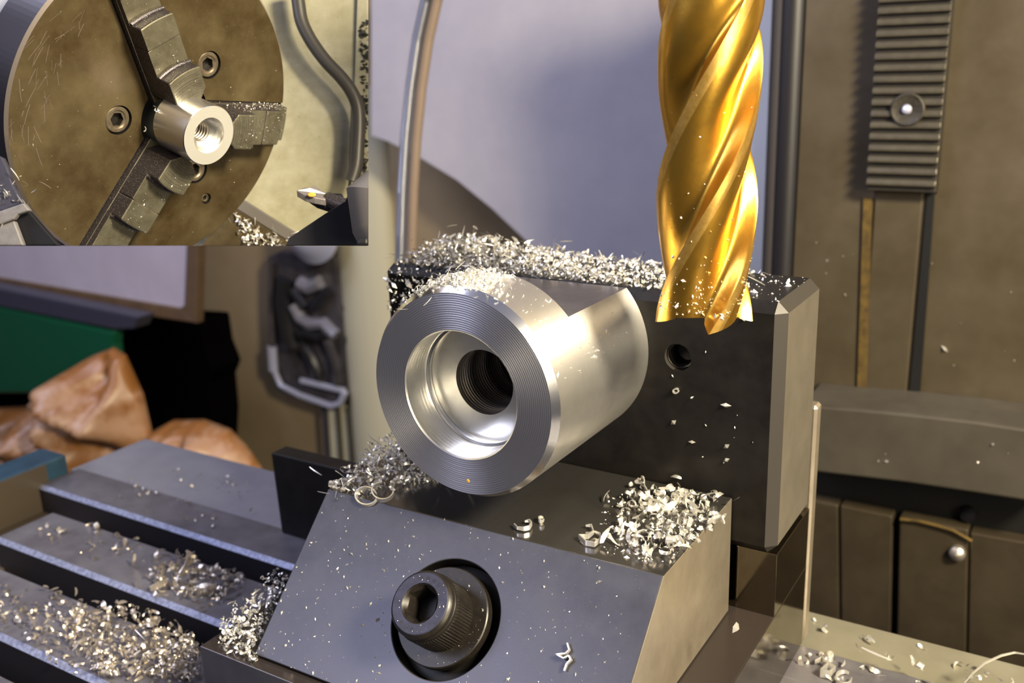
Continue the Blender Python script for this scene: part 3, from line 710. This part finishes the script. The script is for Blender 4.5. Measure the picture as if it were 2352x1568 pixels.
# left corner of the sloped jaw
pts = []
for k in range(2100):
    x = U(-130.4, -104); y = U(136.3, 169)
    t = (x+130.4)/26.4; e_ = (y-136.3)/33
    lim = .25+1.1*e_
    if t > lim*.8+.1 or (RND() < t*.6): continue
    hgt = 6.0*max(0, 1-((x+126)/12)**2)*max(0, 1-((y-156)/20)**2)
    pts.append((Vector((x, y, ZJ+RND()*max(.2, hgt))), (U(-.5, .5), U(-.6, .3), 1)))
heap('swarf_pile', 'swarf pile on the left end of the sloped jaw beneath the cylinder', pts, (.7, 1.9))
pts = [(W(x, y, 'Z', ZJ)+Vector((0, 0, RND()*1.2)), (U(-.6, .6), U(-.6, .6), 1)) for x, y in poly_sample([(1400, 1150), (1470, 1105), (1520, 1130), (1560, 1125), (1672, 1150), (1640, 1205), (1590, 1255), (1530, 1290), (1460, 1275), (1395, 1235), (1440, 1190)], 235)]
heap('swarf_pile', 'bright curled swarf on the right end of the sloped jaw top', pts, (1.0, 3.0), kinds=['curl', 'flake', 'spiral', 'flake', 'curl'])
pts = [(W(x, y, 'Z', ZJ), (0, 0, 1)) for x, y in poly_sample([(1380, 1140), (1560, 1120), (1680, 1150), (1530, 1300), (1380, 1270)], 220)]
specks('swarf_specks', 'loose specks around the curled swarf on the jaw top', pts, (.15, .5))
pts = []
for k in range(560):
    x = U(XL+.5, XR-.5); t = RND(); p = STp.lerp(SB, t); p = Vector((x, p.y, p.z))
    if (p-BC).length < 11.4: continue
    if RND() < .35 and x > -100: continue
    pts.append((p, SN))
specks('swarf_specks', 'pinpoint swarf specks over the sloped grey jaw face', pts, (.14, .42))
pts = []
for k in range(70):
    a = U(0, 6.28); r = U(6.3, 8.8); pts.append((bf @ Vector((r*cos(a), r*sin(a), 1.2)), SN))
for k in range(30):
    a = U(0, 6.28); r = U(3.7, 5.3); pts.append((bf @ Vector((r*cos(a), r*sin(a), 9.6)), SN))
specks('swarf_specks', 'fine specks on the clamp screw and its washer', pts, (.08, .22))
# table
def table_pts(poly, n, h=.8):
    return [(W(x, y, 'Z', ZT)+Vector((0, 0, RND()*h)), (U(-.6, .6), U(-.6, .6), 1)) for x, y in poly_sample(poly, n)]
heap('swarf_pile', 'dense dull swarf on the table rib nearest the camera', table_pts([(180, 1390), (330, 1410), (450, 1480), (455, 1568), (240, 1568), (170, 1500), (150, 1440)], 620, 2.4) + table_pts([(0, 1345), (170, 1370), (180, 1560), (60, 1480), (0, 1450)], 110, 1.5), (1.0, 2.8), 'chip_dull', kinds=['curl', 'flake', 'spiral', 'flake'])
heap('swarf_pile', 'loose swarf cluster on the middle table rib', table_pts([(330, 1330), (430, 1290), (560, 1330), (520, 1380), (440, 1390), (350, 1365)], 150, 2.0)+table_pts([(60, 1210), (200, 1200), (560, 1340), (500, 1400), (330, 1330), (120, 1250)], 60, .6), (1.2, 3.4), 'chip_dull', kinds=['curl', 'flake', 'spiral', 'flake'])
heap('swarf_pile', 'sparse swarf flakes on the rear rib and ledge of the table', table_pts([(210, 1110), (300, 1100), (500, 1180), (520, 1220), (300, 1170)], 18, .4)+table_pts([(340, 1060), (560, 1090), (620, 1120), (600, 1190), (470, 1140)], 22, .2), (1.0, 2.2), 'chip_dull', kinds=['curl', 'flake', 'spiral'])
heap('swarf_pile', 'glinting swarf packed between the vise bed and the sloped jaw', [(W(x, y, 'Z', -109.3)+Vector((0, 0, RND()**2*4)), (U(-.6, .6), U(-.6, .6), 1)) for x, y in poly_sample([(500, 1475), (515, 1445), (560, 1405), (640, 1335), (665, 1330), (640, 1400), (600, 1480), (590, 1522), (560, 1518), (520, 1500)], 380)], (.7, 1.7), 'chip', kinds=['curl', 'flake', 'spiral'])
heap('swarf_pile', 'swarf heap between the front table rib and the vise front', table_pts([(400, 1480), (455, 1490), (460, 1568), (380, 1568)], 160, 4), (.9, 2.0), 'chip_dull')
pts = []
for x, y in poly_sample([(1800, 1490), (2000, 1500), (2352, 1568), (1780, 1568)], 30): pts.append((W(x, y, 'Z', ZT), (U(-.6, .6), U(-.6, .6), 1)))
for x, y in poly_sample([(1860, 1420), (2352, 1545), (2352, 1568), (1880, 1470)], 10): pts.append((W(x, y, 'Z', ZT-4), (U(-.6, .6), U(-.6, .6), 1)))
heap('swarf_pile', 'scattered bright flakes on the oily table right of the vise', pts, (1.6, 3.6), 'chip')
pts = []
for k in range(330):
    z = abs(random.gauss(0, 5)); a = U(-150, 25); th = radians(a); ph = (th-radians(-64)-2*pi*z/LEAD)
    r = flr(ph % (pi/2))*RM; n = Vector((cos(th), sin(th), 0))
    if z < 2.6: continue
    pts.append((MC+n*r+Vector((0, 0, z)), n))
for k in range(60):
    z = U(8, 45); th = radians(U(-150, 10)); ph = (th-radians(-64)-2*pi*z/LEAD); n = Vector((cos(th), sin(th), 0)); pts.append((MC+n*flr(ph % (pi/2))*RM+Vector((0, 0, z)), n))
specks('swarf_specks', 'swarf dust clinging to the lower flutes of the gold end mill', pts, (.15, .5))
pts = [(W(x, y, 'Y', YC-.05), (0, -1, 0)) for x, y in poly_sample([(1850, 500), (2352, 450), (2352, 900), (1900, 880)], 16)]+[(W(x, y, 'Y', 305.9), (0, -1, 0)) for x, y in poly_sample([(1900, 960), (2352, 1020), (2352, 1130), (1900, 1070)], 6)]
specks('swarf_specks', 'a few bright specks stuck to the column and saddle', pts, (.5, 1.0))

# swarf one can point at
def ribbon(name, label, pts, w, m='chip', th=0.12, group=None, up=None):
    """a single curl drawn as a thick narrow ribbon through world points"""
    mb = MB(); n = len(pts); P = [Vector(p) for p in pts]
    for i, p in enumerate(P):
        t = (P[min(i+1, n-1)]-P[max(i-1, 0)]).normalized(); u = Vector(up or (0, 0, 1)); s = t.cross(u).normalized(); k = w*.5*(.3+.7*sin(pi*(i+.6)/(n+.2)))
        for q in (p+u*k-s*th, p+u*k+s*th, p-u*k+s*th, p-u*k-s*th): mb.v.append(q)
    for i in range(n-1):
        for k in range(4):
            k2 = (k+1) % 4; mb.f.append((i*4+k, i*4+k2, (i+1)*4+k2, (i+1)*4+k)); mb.m.append(0)
    mb.f.append((3, 2, 1, 0)); mb.f.append(tuple((n-1)*4+k for k in range(4))); mb.m += [0, 0]
    o = mb.build(name, m, frame=frame(P[0]), world=True, smooth=True, angle=50)
    return props(o, label, 'swarf curl', group)
def on_slope(px, py, h=0.): return onplane(px, py, STp+SN*h, SN)
def arc(c, r, a0, a1, n, f):
    return [f(c[0]+r*cos(a0+(a1-a0)*i/n), c[1]+r*.85*sin(a0+(a1-a0)*i/n)) for i in range(n+1)]
def seg(pts, f, n=5):
    out = []
    for i in range(len(pts)-1):
        for t in range(n):
            out.append(f(pts[i][0]+(pts[i+1][0]-pts[i][0])*t/n, pts[i][1]+(pts[i+1][1]-pts[i][1])*t/n))
    out.append(f(*pts[-1])); return out
zf = lambda x, y: W(x, y, 'Z', ZJ+.7)
ribbon('swarf_curl', 'ring-shaped swarf curl at the jaw edge, left one of the pair', arc((842, 1140), 24, .3, 6.0, 20, lambda x, y: on_slope(x, y, .5)), 1.1, up=(0, -.5, .86))
ribbon('swarf_curl', 'ring-shaped swarf curl at the jaw edge, right one of the pair', arc((880, 1128), 24, .0, 4.6, 20, lambda x, y: on_slope(x, y, .5)), 1.1, up=(0, -.5, .86))
ribbon('swarf_curl', 'lone hooked swarf curl on the polished jaw top below the cylinder', seg([(1181, 1203), (1188, 1212), (1202, 1214), (1216, 1211), (1221, 1202), (1216, 1195), (1205, 1197)], zf), .9)
ribbon('swarf_flake', 'small round flake beside the lone hooked curl', arc((1243, 1192), 6, 0, 5.5, 8, zf), .8)
ribbon('swarf_curl', 'looped swarf curl with a raised tail left of the bright pile', seg([(1345, 1207), (1358, 1206), (1363, 1222), (1350, 1232), (1330, 1232), (1345, 1246), (1365, 1250), (1380, 1238), (1378, 1226), (1366, 1220)], zf), 1.0)
ribbon('swarf_curl', 'upright curved flake at the back of the bright pile', seg([(1472, 1098), (1480, 1108), (1480, 1120), (1488, 1130)], zf), 1.4)
ribbon('swarf_curl', 'swarf curl hooked over the right edge of the jaw top', seg([(1625, 1200), (1640, 1190), (1655, 1188), (1664, 1200)], zf), 1.3)
sf = lambda x, y: on_slope(x, y, .6)
ribbon('swarf_curl', 'forked twisted swarf curl on the sloped face right of the screw', seg([(1303, 1476), (1308, 1492), (1300, 1501), (1280, 1503), (1296, 1512), (1308, 1506), (1312, 1515), (1302, 1525), (1296, 1540)], sf), 1.0, up=SN)
ribbon('swarf_flake', 'white flake stuck on the black jaw under its hole', arc((1553, 897), 6, 0, 5.8, 8, lambda x, y: W(x, y, 'Y', YJ-.3)), .9, up=(0, -1, 0))
ribbon('swarf_curl', 'bright ring of swarf on the table at the bottom right', arc((1938, 1557), 18, 0, 5.4, 16, lambda x, y: W(x, y, 'Z', ZT+.8)), 1.4)
ribbon('swarf_curl', 'crumpled bright curl standing on the table right of the vise', seg([(1872, 1520), (1888, 1512), (1900, 1530), (1885, 1545), (1905, 1548), (1918, 1535), (1900, 1520)], lambda x, y: W(x, y, 'Z', ZT+1.2)), 2.0)
ribbon('swarf_strand', 'long thin arched swarf strand at the bottom right corner', seg([(2215, 1568), (2235, 1545), (2262, 1522), (2300, 1505), (2330, 1498), (2360, 1503)], lambda x, y: W(x, y, 'Z', ZT+5)), .5)
ribbon('swarf_flake', 'long straight pale chip on the middle table rib, left one', seg([(345, 1352), (385, 1334)], lambda x, y: W(x, y, 'Z', ZT+1.5), 4), 2.0, 'chip_dull')
ribbon('swarf_flake', 'long straight pale chip on the middle table rib, right one', seg([(447, 1360), (505, 1352)], lambda x, y: W(x, y, 'Z', ZT+1.2), 4), 2.0, 'chip_dull')
ribbon('swarf_curl', 'big upright swarf curl on the middle table rib', seg([(412, 1320), (425, 1308), (432, 1290), (447, 1270)], lambda x, y: W(x, y, 'Z', ZT+3)), 3.0, 'chip_dull')
nug = MB(); q = W(1686, 1440, 'X', XS+.4); nug.add([q+Vector(v) for v in ((0, -.8, -.7), (0.2, .8, -.6), (.1, .9, .6), (0, -.7, .5), (.7, -.4, -.3), (.8, .5, -.4), (.6, .6, .5), (.7, -.3, .3))], [(0, 1, 5, 4), (1, 2, 6, 5), (2, 3, 7, 6), (3, 0, 4, 7), (4, 5, 6, 7), (3, 2, 1, 0)])
props(nug.build('swarf_flake', 'chip', frame=frame(q), world=True), 'blocky swarf chip stuck beside the lower right of the vise', 'swarf curl')
# ================================================================== LATHE GROUP, TOP LEFT
# the lathe scene ends in two straight edges (right and bottom); all of it is really cut there
def edge_plane(p, q, outside):
    n = ray(*p).cross(ray(*q)).normalized()
    if n.dot(ray(*outside)) < 0: n = -n
    return (Vector((0, 0, 0)), n)
CLIP = [edge_plane((846, 0), (846, 600), (900, 300)), edge_plane((0, 564), (846, 564), (400, 700))]
def cw(v): return CAMX*v[0]+CAMY*v[1]+CAMZ*v[2]
th_, ph_ = 1.0999, .4699
TH, PHI = CHX[2], CHX[3]
CN = cw((sin(TH)*cos(PHI), sin(TH)*sin(PHI), -cos(TH)))
CC = D(CHX[0], CHX[1], 185.)
CU = (CAMX-CN*CAMX.dot(CN)).normalized()
cf = frame(CC, x=CU, z=CN)
RC = CHX[4]; HX, HY = 2.37, -2.14
chuck = thing('lathe_chuck', 'round oil-stained three-jaw lathe chuck gripping a small aluminium cylinder', 'chuck', fr=cf)
NOFILL[0] = False
cb = MB().lathe([(RC-.5, 0), (RC, -.5), (RC, -9), (RC-1.5, -9.4)], 200, mis=[1, 2, 2], close=True)
_clip = CLIP; CLIP = None
body = cb.build('chuck_body', ['chuck', 'chuckedge', 'chuckside', 'hole'], chuck)
def at_h(x, y, ang=0, z=0):
    return cf @ Matrix.Translation(Vector((HX+x, HY+y, z))) @ Matrix.Rotation(ang, 4, 'Z')
cuts = [cyl(7.6, -8, 3, 96).build('cutter', 'hole', frame=at_h(0, 0))]
JA = [radians(a) for a in (95.8, -24.4, 216.6)]
SA = [radians(a) for a in (157.5, 35.5, -82.5)]
for a in JA: cuts.append(MB().box((4, -3.85, -1.0), (40, 3.85, 3)).build('cutter', 'hole', frame=at_h(0, 0, a)))
for a in SA: cuts.append(cyl(2.72, -3, 3, 48).build('cutter', 'hole', frame=at_h(12.35*cos(a), 12.35*sin(a))))
cuts.append(cyl(1.15, -1.0, 3, 32).build('cutter', 'hole', frame=cf @ Matrix.Translation((4.77, -21.5, 0))))
boolean(body, cuts)
CLIP = _clip
bm = bmesh.new(); bm.from_mesh(body.data)
for v in bm.verts: v.co /= S
clip(bm, cf)
for v in bm.verts: v.co *= S
bm.to_mesh(body.data); bm.free()
for p_ in body.data.polygons:
    c = p_.center/S; r = hypot(c.x, c.y)
    if p_.normal.z > .9 and c.z > -.05: p_.material_index = 0
    elif r > RC-.6 and c.z > -.5: p_.material_index = 1
    elif r > RC-2: p_.material_index = 2
    else: p_.material_index = 3
# jaws
def plan(r0, r1, hw, tip=False, n=10):
    pts = []
    if tip: pts += [(6.1, -1.55), (7.9, -hw+.15)]
    else: pts += [(r0, -hw)]
    a1 = math.asin(hw/r1)
    for k in range(n+1):
        a = -a1+2*a1*k/n; pts.append((r1*cos(a), r1*sin(a)))
    if tip: pts += [(7.6, hw), (6.05, 1.45), (5.75, 0)]
    else: pts += [(r0, hw)]
    return pts
for ja in JA:
    fr = at_h(0, 0, ja)
    def jb(name, pts, z0, z1, par, bev=.28):
        m_ = MB(); m_.prism([(x, y, z0) for x, y in pts], (0, 0, z1-z0))
        n = len(pts); m_.m = [1, 0]+[1]*n
        m_.v = [fr @ v for v in m_.v]
        return m_.build(name, ['cjaw', 'cjawside'], par, world=True, bevel=bev, bseg=2)
    RO_ = 26.0 if ja == JA[1] else 31.0
    base = jb('chuck_jaw', plan(5.9, RO_-.1, 3.66), -.95, 1.3, chuck, .12)
    jb('jaw_step', plan(6, 12.7, 3.58, tip=True), 1.2, 8.5, base)
    jb('jaw_step', plan(11.8, 17.8, 3.58), 1.2, 5.35, base, .12)
    jb('jaw_step', plan(17.5, 22.1, 3.58), 1.2, 5.55, base)
    jb('jaw_step', plan(21.5, min(26.6, RO_), 3.58), 1.2, 2.5, base, .12)
    if RO_ > 27: jb('jaw_step', plan(26.3, RO_, 3.58), 1.2, 2.65, base, .12)
    for r_, zz in ((12.75, 5.4), (22.2, 2.6)):
        m_ = MB(); m_.tube([fr @ Vector((r_*cos(a), r_*sin(a), zz+.35)) for a in [math.asin(3.5/r_)*(k/5-1) for k in range(11)]], .42, 8)
        m_.build('undercut', 'cjawside', base, world=True, smooth=True)
# fine turning scratches on the inner steps
    for k in range(9):
        r_ = 7.3+k*.55+U(-.15, .15); a1 = min(.45, math.asin(min(.9, 3.1/r_))); 
        m_ = MB(); m_.tube([fr @ Vector((r_*cos(a)*1.0+.4*0, r_*sin(a), 8.5)) for a in [a1*(q/5-1)*U(.6, 1) if q in (0,) else a1*(q/5-1) for q in range(11)]], .035, 5)
        m_.build('scratch', 'cjawside', base, world=True)
# flush cap screws
def cap(x, y, r, hx, z, par, tw=0):
    m_ = MB(); n = 96
    m_.lathe([(r, -2.0), (r, z-.2), (r-.18, z), (hx*1.5, z), (hx*1.3, z-.25)], n)
    b0 = len(m_.v)
    for (zz) in (z-.25, z-1.5):
        for k in range(n):
            a = 2*pi*k/n; rr = min(hexf(hx, a, tw), hx*1.14); m_.v.append(Vector((rr*cos(a), rr*sin(a), zz)))
    off = 4*n
    for k in range(n):
        k2 = (k+1) % n
        m_.f.append((off+k, off+k2, b0+k2, b0+k)); m_.m.append(0)
        m_.f.append((b0+k, b0+k2, b0+n+k2, b0+n+k)); m_.m.append(1)
    m_.f.append(tuple(b0+n+k for k in range(n))); m_.m.append(1)
    m_.v = [v+Vector((x, y, 0)) for v in m_.v]
    return m_.build('cap_screw', ['cscrew', 'bolt'], par, smooth=True, angle=25)
for i, a in enumerate(SA): cap(HX+12.35*cos(a), HY+12.35*sin(a), 2.48, 1.18, -.25, chuck, .4+i*.3)
cap(4.77, -21.5, .95, .45, -.35, chuck)
m_ = MB().lathe([(11.4, -8.0), (7.55, -8.0), (.02, -7.9)], 48); m_.v = [v+Vector((HX, HY, 0)) for v in m_.v]; m_.build('spindle_bore', 'hole', chuck)
sc_ = MB(); sc_.norecalc = True
for k in range(46):
    a0 = U(1.9, 3.0); r = U(23, 29.8); l = U(.03, .14); w = U(.02, .05); dr = U(-1.2, 1.2)
    P = [Vector(((r+dr*t/6)*cos(a0+l*t/6), (r+dr*t/6)*sin(a0+l*t/6), .02)) for t in range(7)]
    for p in P: rr = p.xy.normalized(); sc_.v += [p+Vector((rr.x, rr.y, 0))*w, p-Vector((rr.x, rr.y, 0))*w]
    b0 = len(sc_.v)-14
    for t in range(6): sc_.f.append((b0+2*t, b0+2*t+1, b0+2*t+3, b0+2*t+2)); sc_.m.append(0)
o_ = sc_.build('rim_scratches', 'chuckedge', chuck); o_['kind'] = 'stuff'
# small workpiece
w2f = cf @ Matrix.Translation(Vector((0, 0, CHX[7])))
w2 = thing('small_aluminium_cylinder', 'small aluminium cylinder with a stepped bore clamped in the lathe chuck jaws', 'workpiece', fr=w2f)
R2 = CHX[8]
m_ = MB().lathe([(3.35, -2.3), (3.35, 0), (R2-.12, 0), (R2, -.12), (R2, -8.6), (1.85, -8.6), (1.85, -2.3), (3.35, -2.3)], 128, mis=[3, 0, 2, 1, 0, 4, 3])
M['alu2_side'] = mat('small_part_side', (.78, .78, .84), .24, .95, rings=('z', .2, .003), aniso=.5, tangent=True)
M['alu2_face'] = mat('small_part_face', (.66, .65, .60), .42, .6, rings=('r', .3, .004))
m_.build('cylinder_body', ['alu2_face', 'alu2_side', 'alu_cham', 'alu_bore', 'alu_drill'], w2, smooth=True, angle=28)
m_ = MB()
for k in range(6):
    z = -2.5-k*.7; m_.lathe([(1.85, z), (1.62, z-.22), (1.62, z-.32), (1.85, z-.55)], 48)
m_.build('bore_thread', 'alu_drill', w2, smooth=True)

# cream panel and the things before it
def dprism(pts, z, dz, m_, name, par=None, bevel=.3, top=None):
    b = MB(); b.prism([D(x, y, z) for x, y in pts], CAMZ*dz)
    return b.build(name, m_, par, frame=None if par else frame(D(*pts[0], z)), world=True, bevel=bevel)
pn = dprism([(-80, -80), (900, -80), (900, 640), (-80, 640)], 224, 2.5, 'cream', 'splash_panel', bevel=0)
props(pn, 'streaked cream painted machine panel behind the lathe chuck', 'panel')
pn2 = dprism([(822, -60), (900, -60), (900, 640), (800, 640), (806, 420), (812, 250)], 222.5, 1.3, 'cream', 'panel_seam', bevel=.3)
props(pn2, 'raised seam of the cream panel along the right edge beside the dark cable', 'panel')
b = MB(); cp = [(680, -40), (686, 10), (694, 52), (716, 96), (748, 140), (782, 176), (806, 208), (820, 240), (824, 275), (822, 330), (818, 380), (806, 420)]
cps = []
for i in range(len(cp)-1):
    for t in range(6):
        p0, p1, p2, p3 = cp[max(i-1, 0)], cp[i], cp[i+1], cp[min(i+2, len(cp)-1)]; u = t/6
        f = lambda a, b_, c, d: .5*((2*b_)+(-a+c)*u+(2*a-5*b_+4*c-d)*u*u+(-a+3*b_-3*c+d)*u**3)
        cps.append(D(f(p0[0], p1[0], p2[0], p3[0]), f(p0[1], p1[1], p2[1], p3[1]), 217))
b.tube(cps, 1.5, 12)
props(b.build('dark_cable', 'cable', frame=frame(cps[0]), world=True, smooth=True), 'dark grey cable curving down the cream panel', 'cable')
pts = [(D(x, y, 222.3), -CAMZ) for x, y in poly_sample([(826, 60), (846, 40), (846, 420), (815, 420), (822, 280), (832, 180)], 170)]
specks('grime', 'black grime along the seam of the cream panel', pts, (.4, 1.3), 'grime', 'grime')
# lathe bed rail and the swarf-covered bar under the chuck
props(dprism([(560, 458), (690, 540), (672, 560), (536, 476)], 220, 2, 'toolgrey', 'bed_rail'), 'flat grey rail at the foot of the cream panel', 'rail')
props(dprism([(520, 470), (538, 478), (672, 562), (700, 640), (430, 640), (480, 530)], 218, 3, 'chuck', 'lead_bar', bevel=.5), 'brown oily bar strewn with swarf below the chuck', 'bar')
pts = [(D(x, y, 217.8), -CAMZ+Vector((U(-.4, .4), U(-.4, .4), U(-.4, .4)))) for x, y in poly_sample([(535, 480), (560, 500), (655, 556), (660, 564), (560, 564), (545, 520)], 150)]
heap('swarf_pile', 'bright swarf on the brown bar under the lathe chuck', pts, (.6, 1.5))
# castings at the left, beside the chuck rim
props(dprism([(-60, -60), (64, -60), (52, -5), (22, 30), (0, 52), (-60, 110)], 172, 5, 'bluewall', 'guard_corner', bevel=1), 'pale bluish guard corner at the very top left', 'guard')
props(dprism([(-60, 330), (6, 362), (17, 384), (30, 425), (54, 466), (0, 486), (-60, 500)], 158, 1.2, 'slate', 'guard_strip', bevel=.3), 'scratched bluish metal strip left of the chuck rim', 'strip')
pts = [(D(x, y, 157.9), -CAMZ) for x, y in poly_sample([(0, 395), (20, 400), (40, 450), (40, 468), (0, 480)], 30)]
heap('swarf_pile', 'bright smeared swarf on the strip left of the chuck rim', pts, (.7, 1.5), 'chip', kinds=['needle', 'flake'])
hc = thing('headstock_casting', 'grey metal casting at the lower left beside the chuck rim', 'casting', D(20, 560, 158))
for nm_, pl_, z_, m2 in (('casting_rail', [(-60, 504), (0, 484), (54, 465), (68, 483), (40, 492), (31, 503), (0, 515), (-60, 530)], 157, 'stonegrey'), ('casting_block', [(-60, 536), (0, 518), (32, 506), (42, 532), (58, 575), (58, 640), (-60, 640)], 157.5, 'stonegrey'), ('dark_gap', [(20, 500), (66, 484), (142, 570), (160, 640), (30, 640)], 159, 'tooldark')):
    b = MB(); b.prism([D(x, y, z_) for x, y in pl_], CAMZ*1.2); b.build(nm_, m2, hc, world=True, bevel=.25)
props(dprism([(-60, 100), (120, 100), (150, 640), (-60, 640)], 214, 4, 'tooldark', 'headstock', bevel=0), 'dark headstock body behind the left rim of the chuck', 'headstock')
# boring tool and post
tl = thing('boring_tool', 'small grey insert-tipped boring tool with an orange stain', 'tool', D(760, 460, 192))
def hexsolid(top, dz, dd, z, m_, name, bevel=.12):
    """solid whose upper face is the outline `top`; it hangs down dd px and runs back dz mm"""
    b = MB(); n = len(top); A = [D(x, y, z+k) for x, y, k in top]; off = CAMY*dd+CAMZ*dz
    b.prism(A, off); return b.build(name, m_, tl, world=True, bevel=bevel)
hexsolid([(681, 437, 0), (700, 430, 1), (712, 431, 1), (722, 425, 2), (753, 446, 2), (747, 458, 0), (722, 453, -.5), (702, 449, -.5)], .5, 1.2, 192, 'insert', 'cutting_insert')
hexsolid([(702, 451, .3), (722, 455, .3), (748, 459, .6), (760, 443, 2), (785, 444, 2), (800, 470, 1), (764, 480, 0), (727, 468, 0)], 1, .8, 192.8, 'tooldark', 'tool_neck')
m_ = MB(); m_.tube([D(752, 458, 194), D(770, 465, 193), D(800, 476, 192)], 1.5, 14); m_.build('tool_shank', 'cjawside', tl, world=True, smooth=True)
m_ = MB().lathe([(.02, .12), (.7, .1), (.9, 0)], 14); q = D(716, 447, 190.9); m_.v = [q+CAMX*v.x*.9+CAMY*v.y*.5-CAMZ*v.z for v in m_.v]; m_.build('orange_stain', 'rust', tl, world=True)
tp_ = thing('tool_post', 'blurred black tool post wedge with a grey round bar at the inset corner', 'tool post', D(800, 560, 176))
tp_['label'] = 'black tool post wedge with a thick grey bar, below the boring tool'
b = MB(); b.prism([D(x, y, z) for x, y, z in [(655, 566, 178), (664, 546, 178), (744, 492, 178), (792, 462, 178), (802, 440, 178), (900, 430, 178), (900, 640, 178), (640, 640, 178)]], CAMZ*12); b.build('post_body', 'tooldark', tp_, world=True, bevel=.8)
b = MB(); b.tube([D(912, 392, 171), D(886, 450, 171), D(892, 510, 171), D(930, 590, 171)], 4.1, 40, rfun=lambda i: (3.6, 6.9, 6.5, 6.2)[i]); b.build('grey_bar', 'toolgrey', tp_, world=True, smooth=True)
b = MB(); b.prism([D(x, y, 166) for x, y in [(822, 545), (900, 545), (900, 640), (790, 640)]], CAMZ*3); b.build('lower_block', 'tooldark', tp_, world=True, bevel=.5)
# specks
pts = []
for k in range(150):
    a = U(0, 6.28); r = sqrt(RND())*29.5; x, y = r*cos(a), r*sin(a)
    if hypot(x-HX, y-HY) < 8.2: continue
    bad = False
    for j in JA:
        dx, dy = cos(j), sin(j); al = (x-HX)*dx+(y-HY)*dy; pe = dx*(y-HY)-dy*(x-HX)
        if al > 4 and abs(pe) < 4.2: bad = True
    for a_ in SA:
        if hypot(x-HX-12.35*cos(a_), y-HY-12.35*sin(a_)) < 3: bad = True
    q = cf @ Vector((x, y, 0))
    if bad or any((q-P).dot(n_) > -.2 for P, n_ in CLIP): continue
    pts.append((q, CN))
specks('swarf_specks', 'pinpoint specks across the brown chuck face', pts, (.07, .2))
pts = []
for j, cnt in ((JA[0], 60), (JA[1], 170), (JA[2], 90)):
    for k in range(cnt):
        al = U(7.5, 25.5); pe = U(-3.3, 3.3); h = 8.5 if al < 12.5 else (5.5 if al < 22 else 2.65)
        if h == 8.5 and hypot(al, pe) < 8.6: continue
        q = at_h(0, 0, j) @ Vector((al, pe, h))
        if any((q-P).dot(n_) > -.2 for P, n_ in CLIP): continue
        pts.append((q, CN))
for k in range(240):
    al = U(9, 25.5); h = U(.2, 5.2 if al < 22 else 2.4); 
    if al < 12.7: h = U(0, 8)
    pts.append((at_h(0, 0, JA[1]) @ Vector((al, 3.66, h)), at_h(0, 0, JA[1]).to_3x3() @ Vector((0, 1, 0))))
specks('swarf_specks', 'swarf dust on the three stepped chuck jaws', pts, (.06, .22))
CLIP = None
def cl_(pts, z=181): return [D(x, y, z) for x, y in pts]
zz_ = 181
for lab, pl in (('thin swarf hair arching from the chuck bore above the small cylinder', [(353, 243), (358, 246), (366, 246), (372, 242), (374, 237)]), ('tiny swarf curl in the dark chuck bore left of the small cylinder', [(330, 302), (334, 300), (335, 295), (333, 291)]), ('small bright ring curl on the upper rear edge of the small cylinder', [(357, 249), (355, 253), (359, 256), (363, 254), (362, 250)])):
    q0 = cf.inverted()
    P = []
    for x, y in pl:
        P.append(onplane(x, y, CC+CN*(3.2 if 'ring' not in lab else 5.2), CN))
    ribbon('swarf_curl', lab, P, .22, th=.06, up=CN)
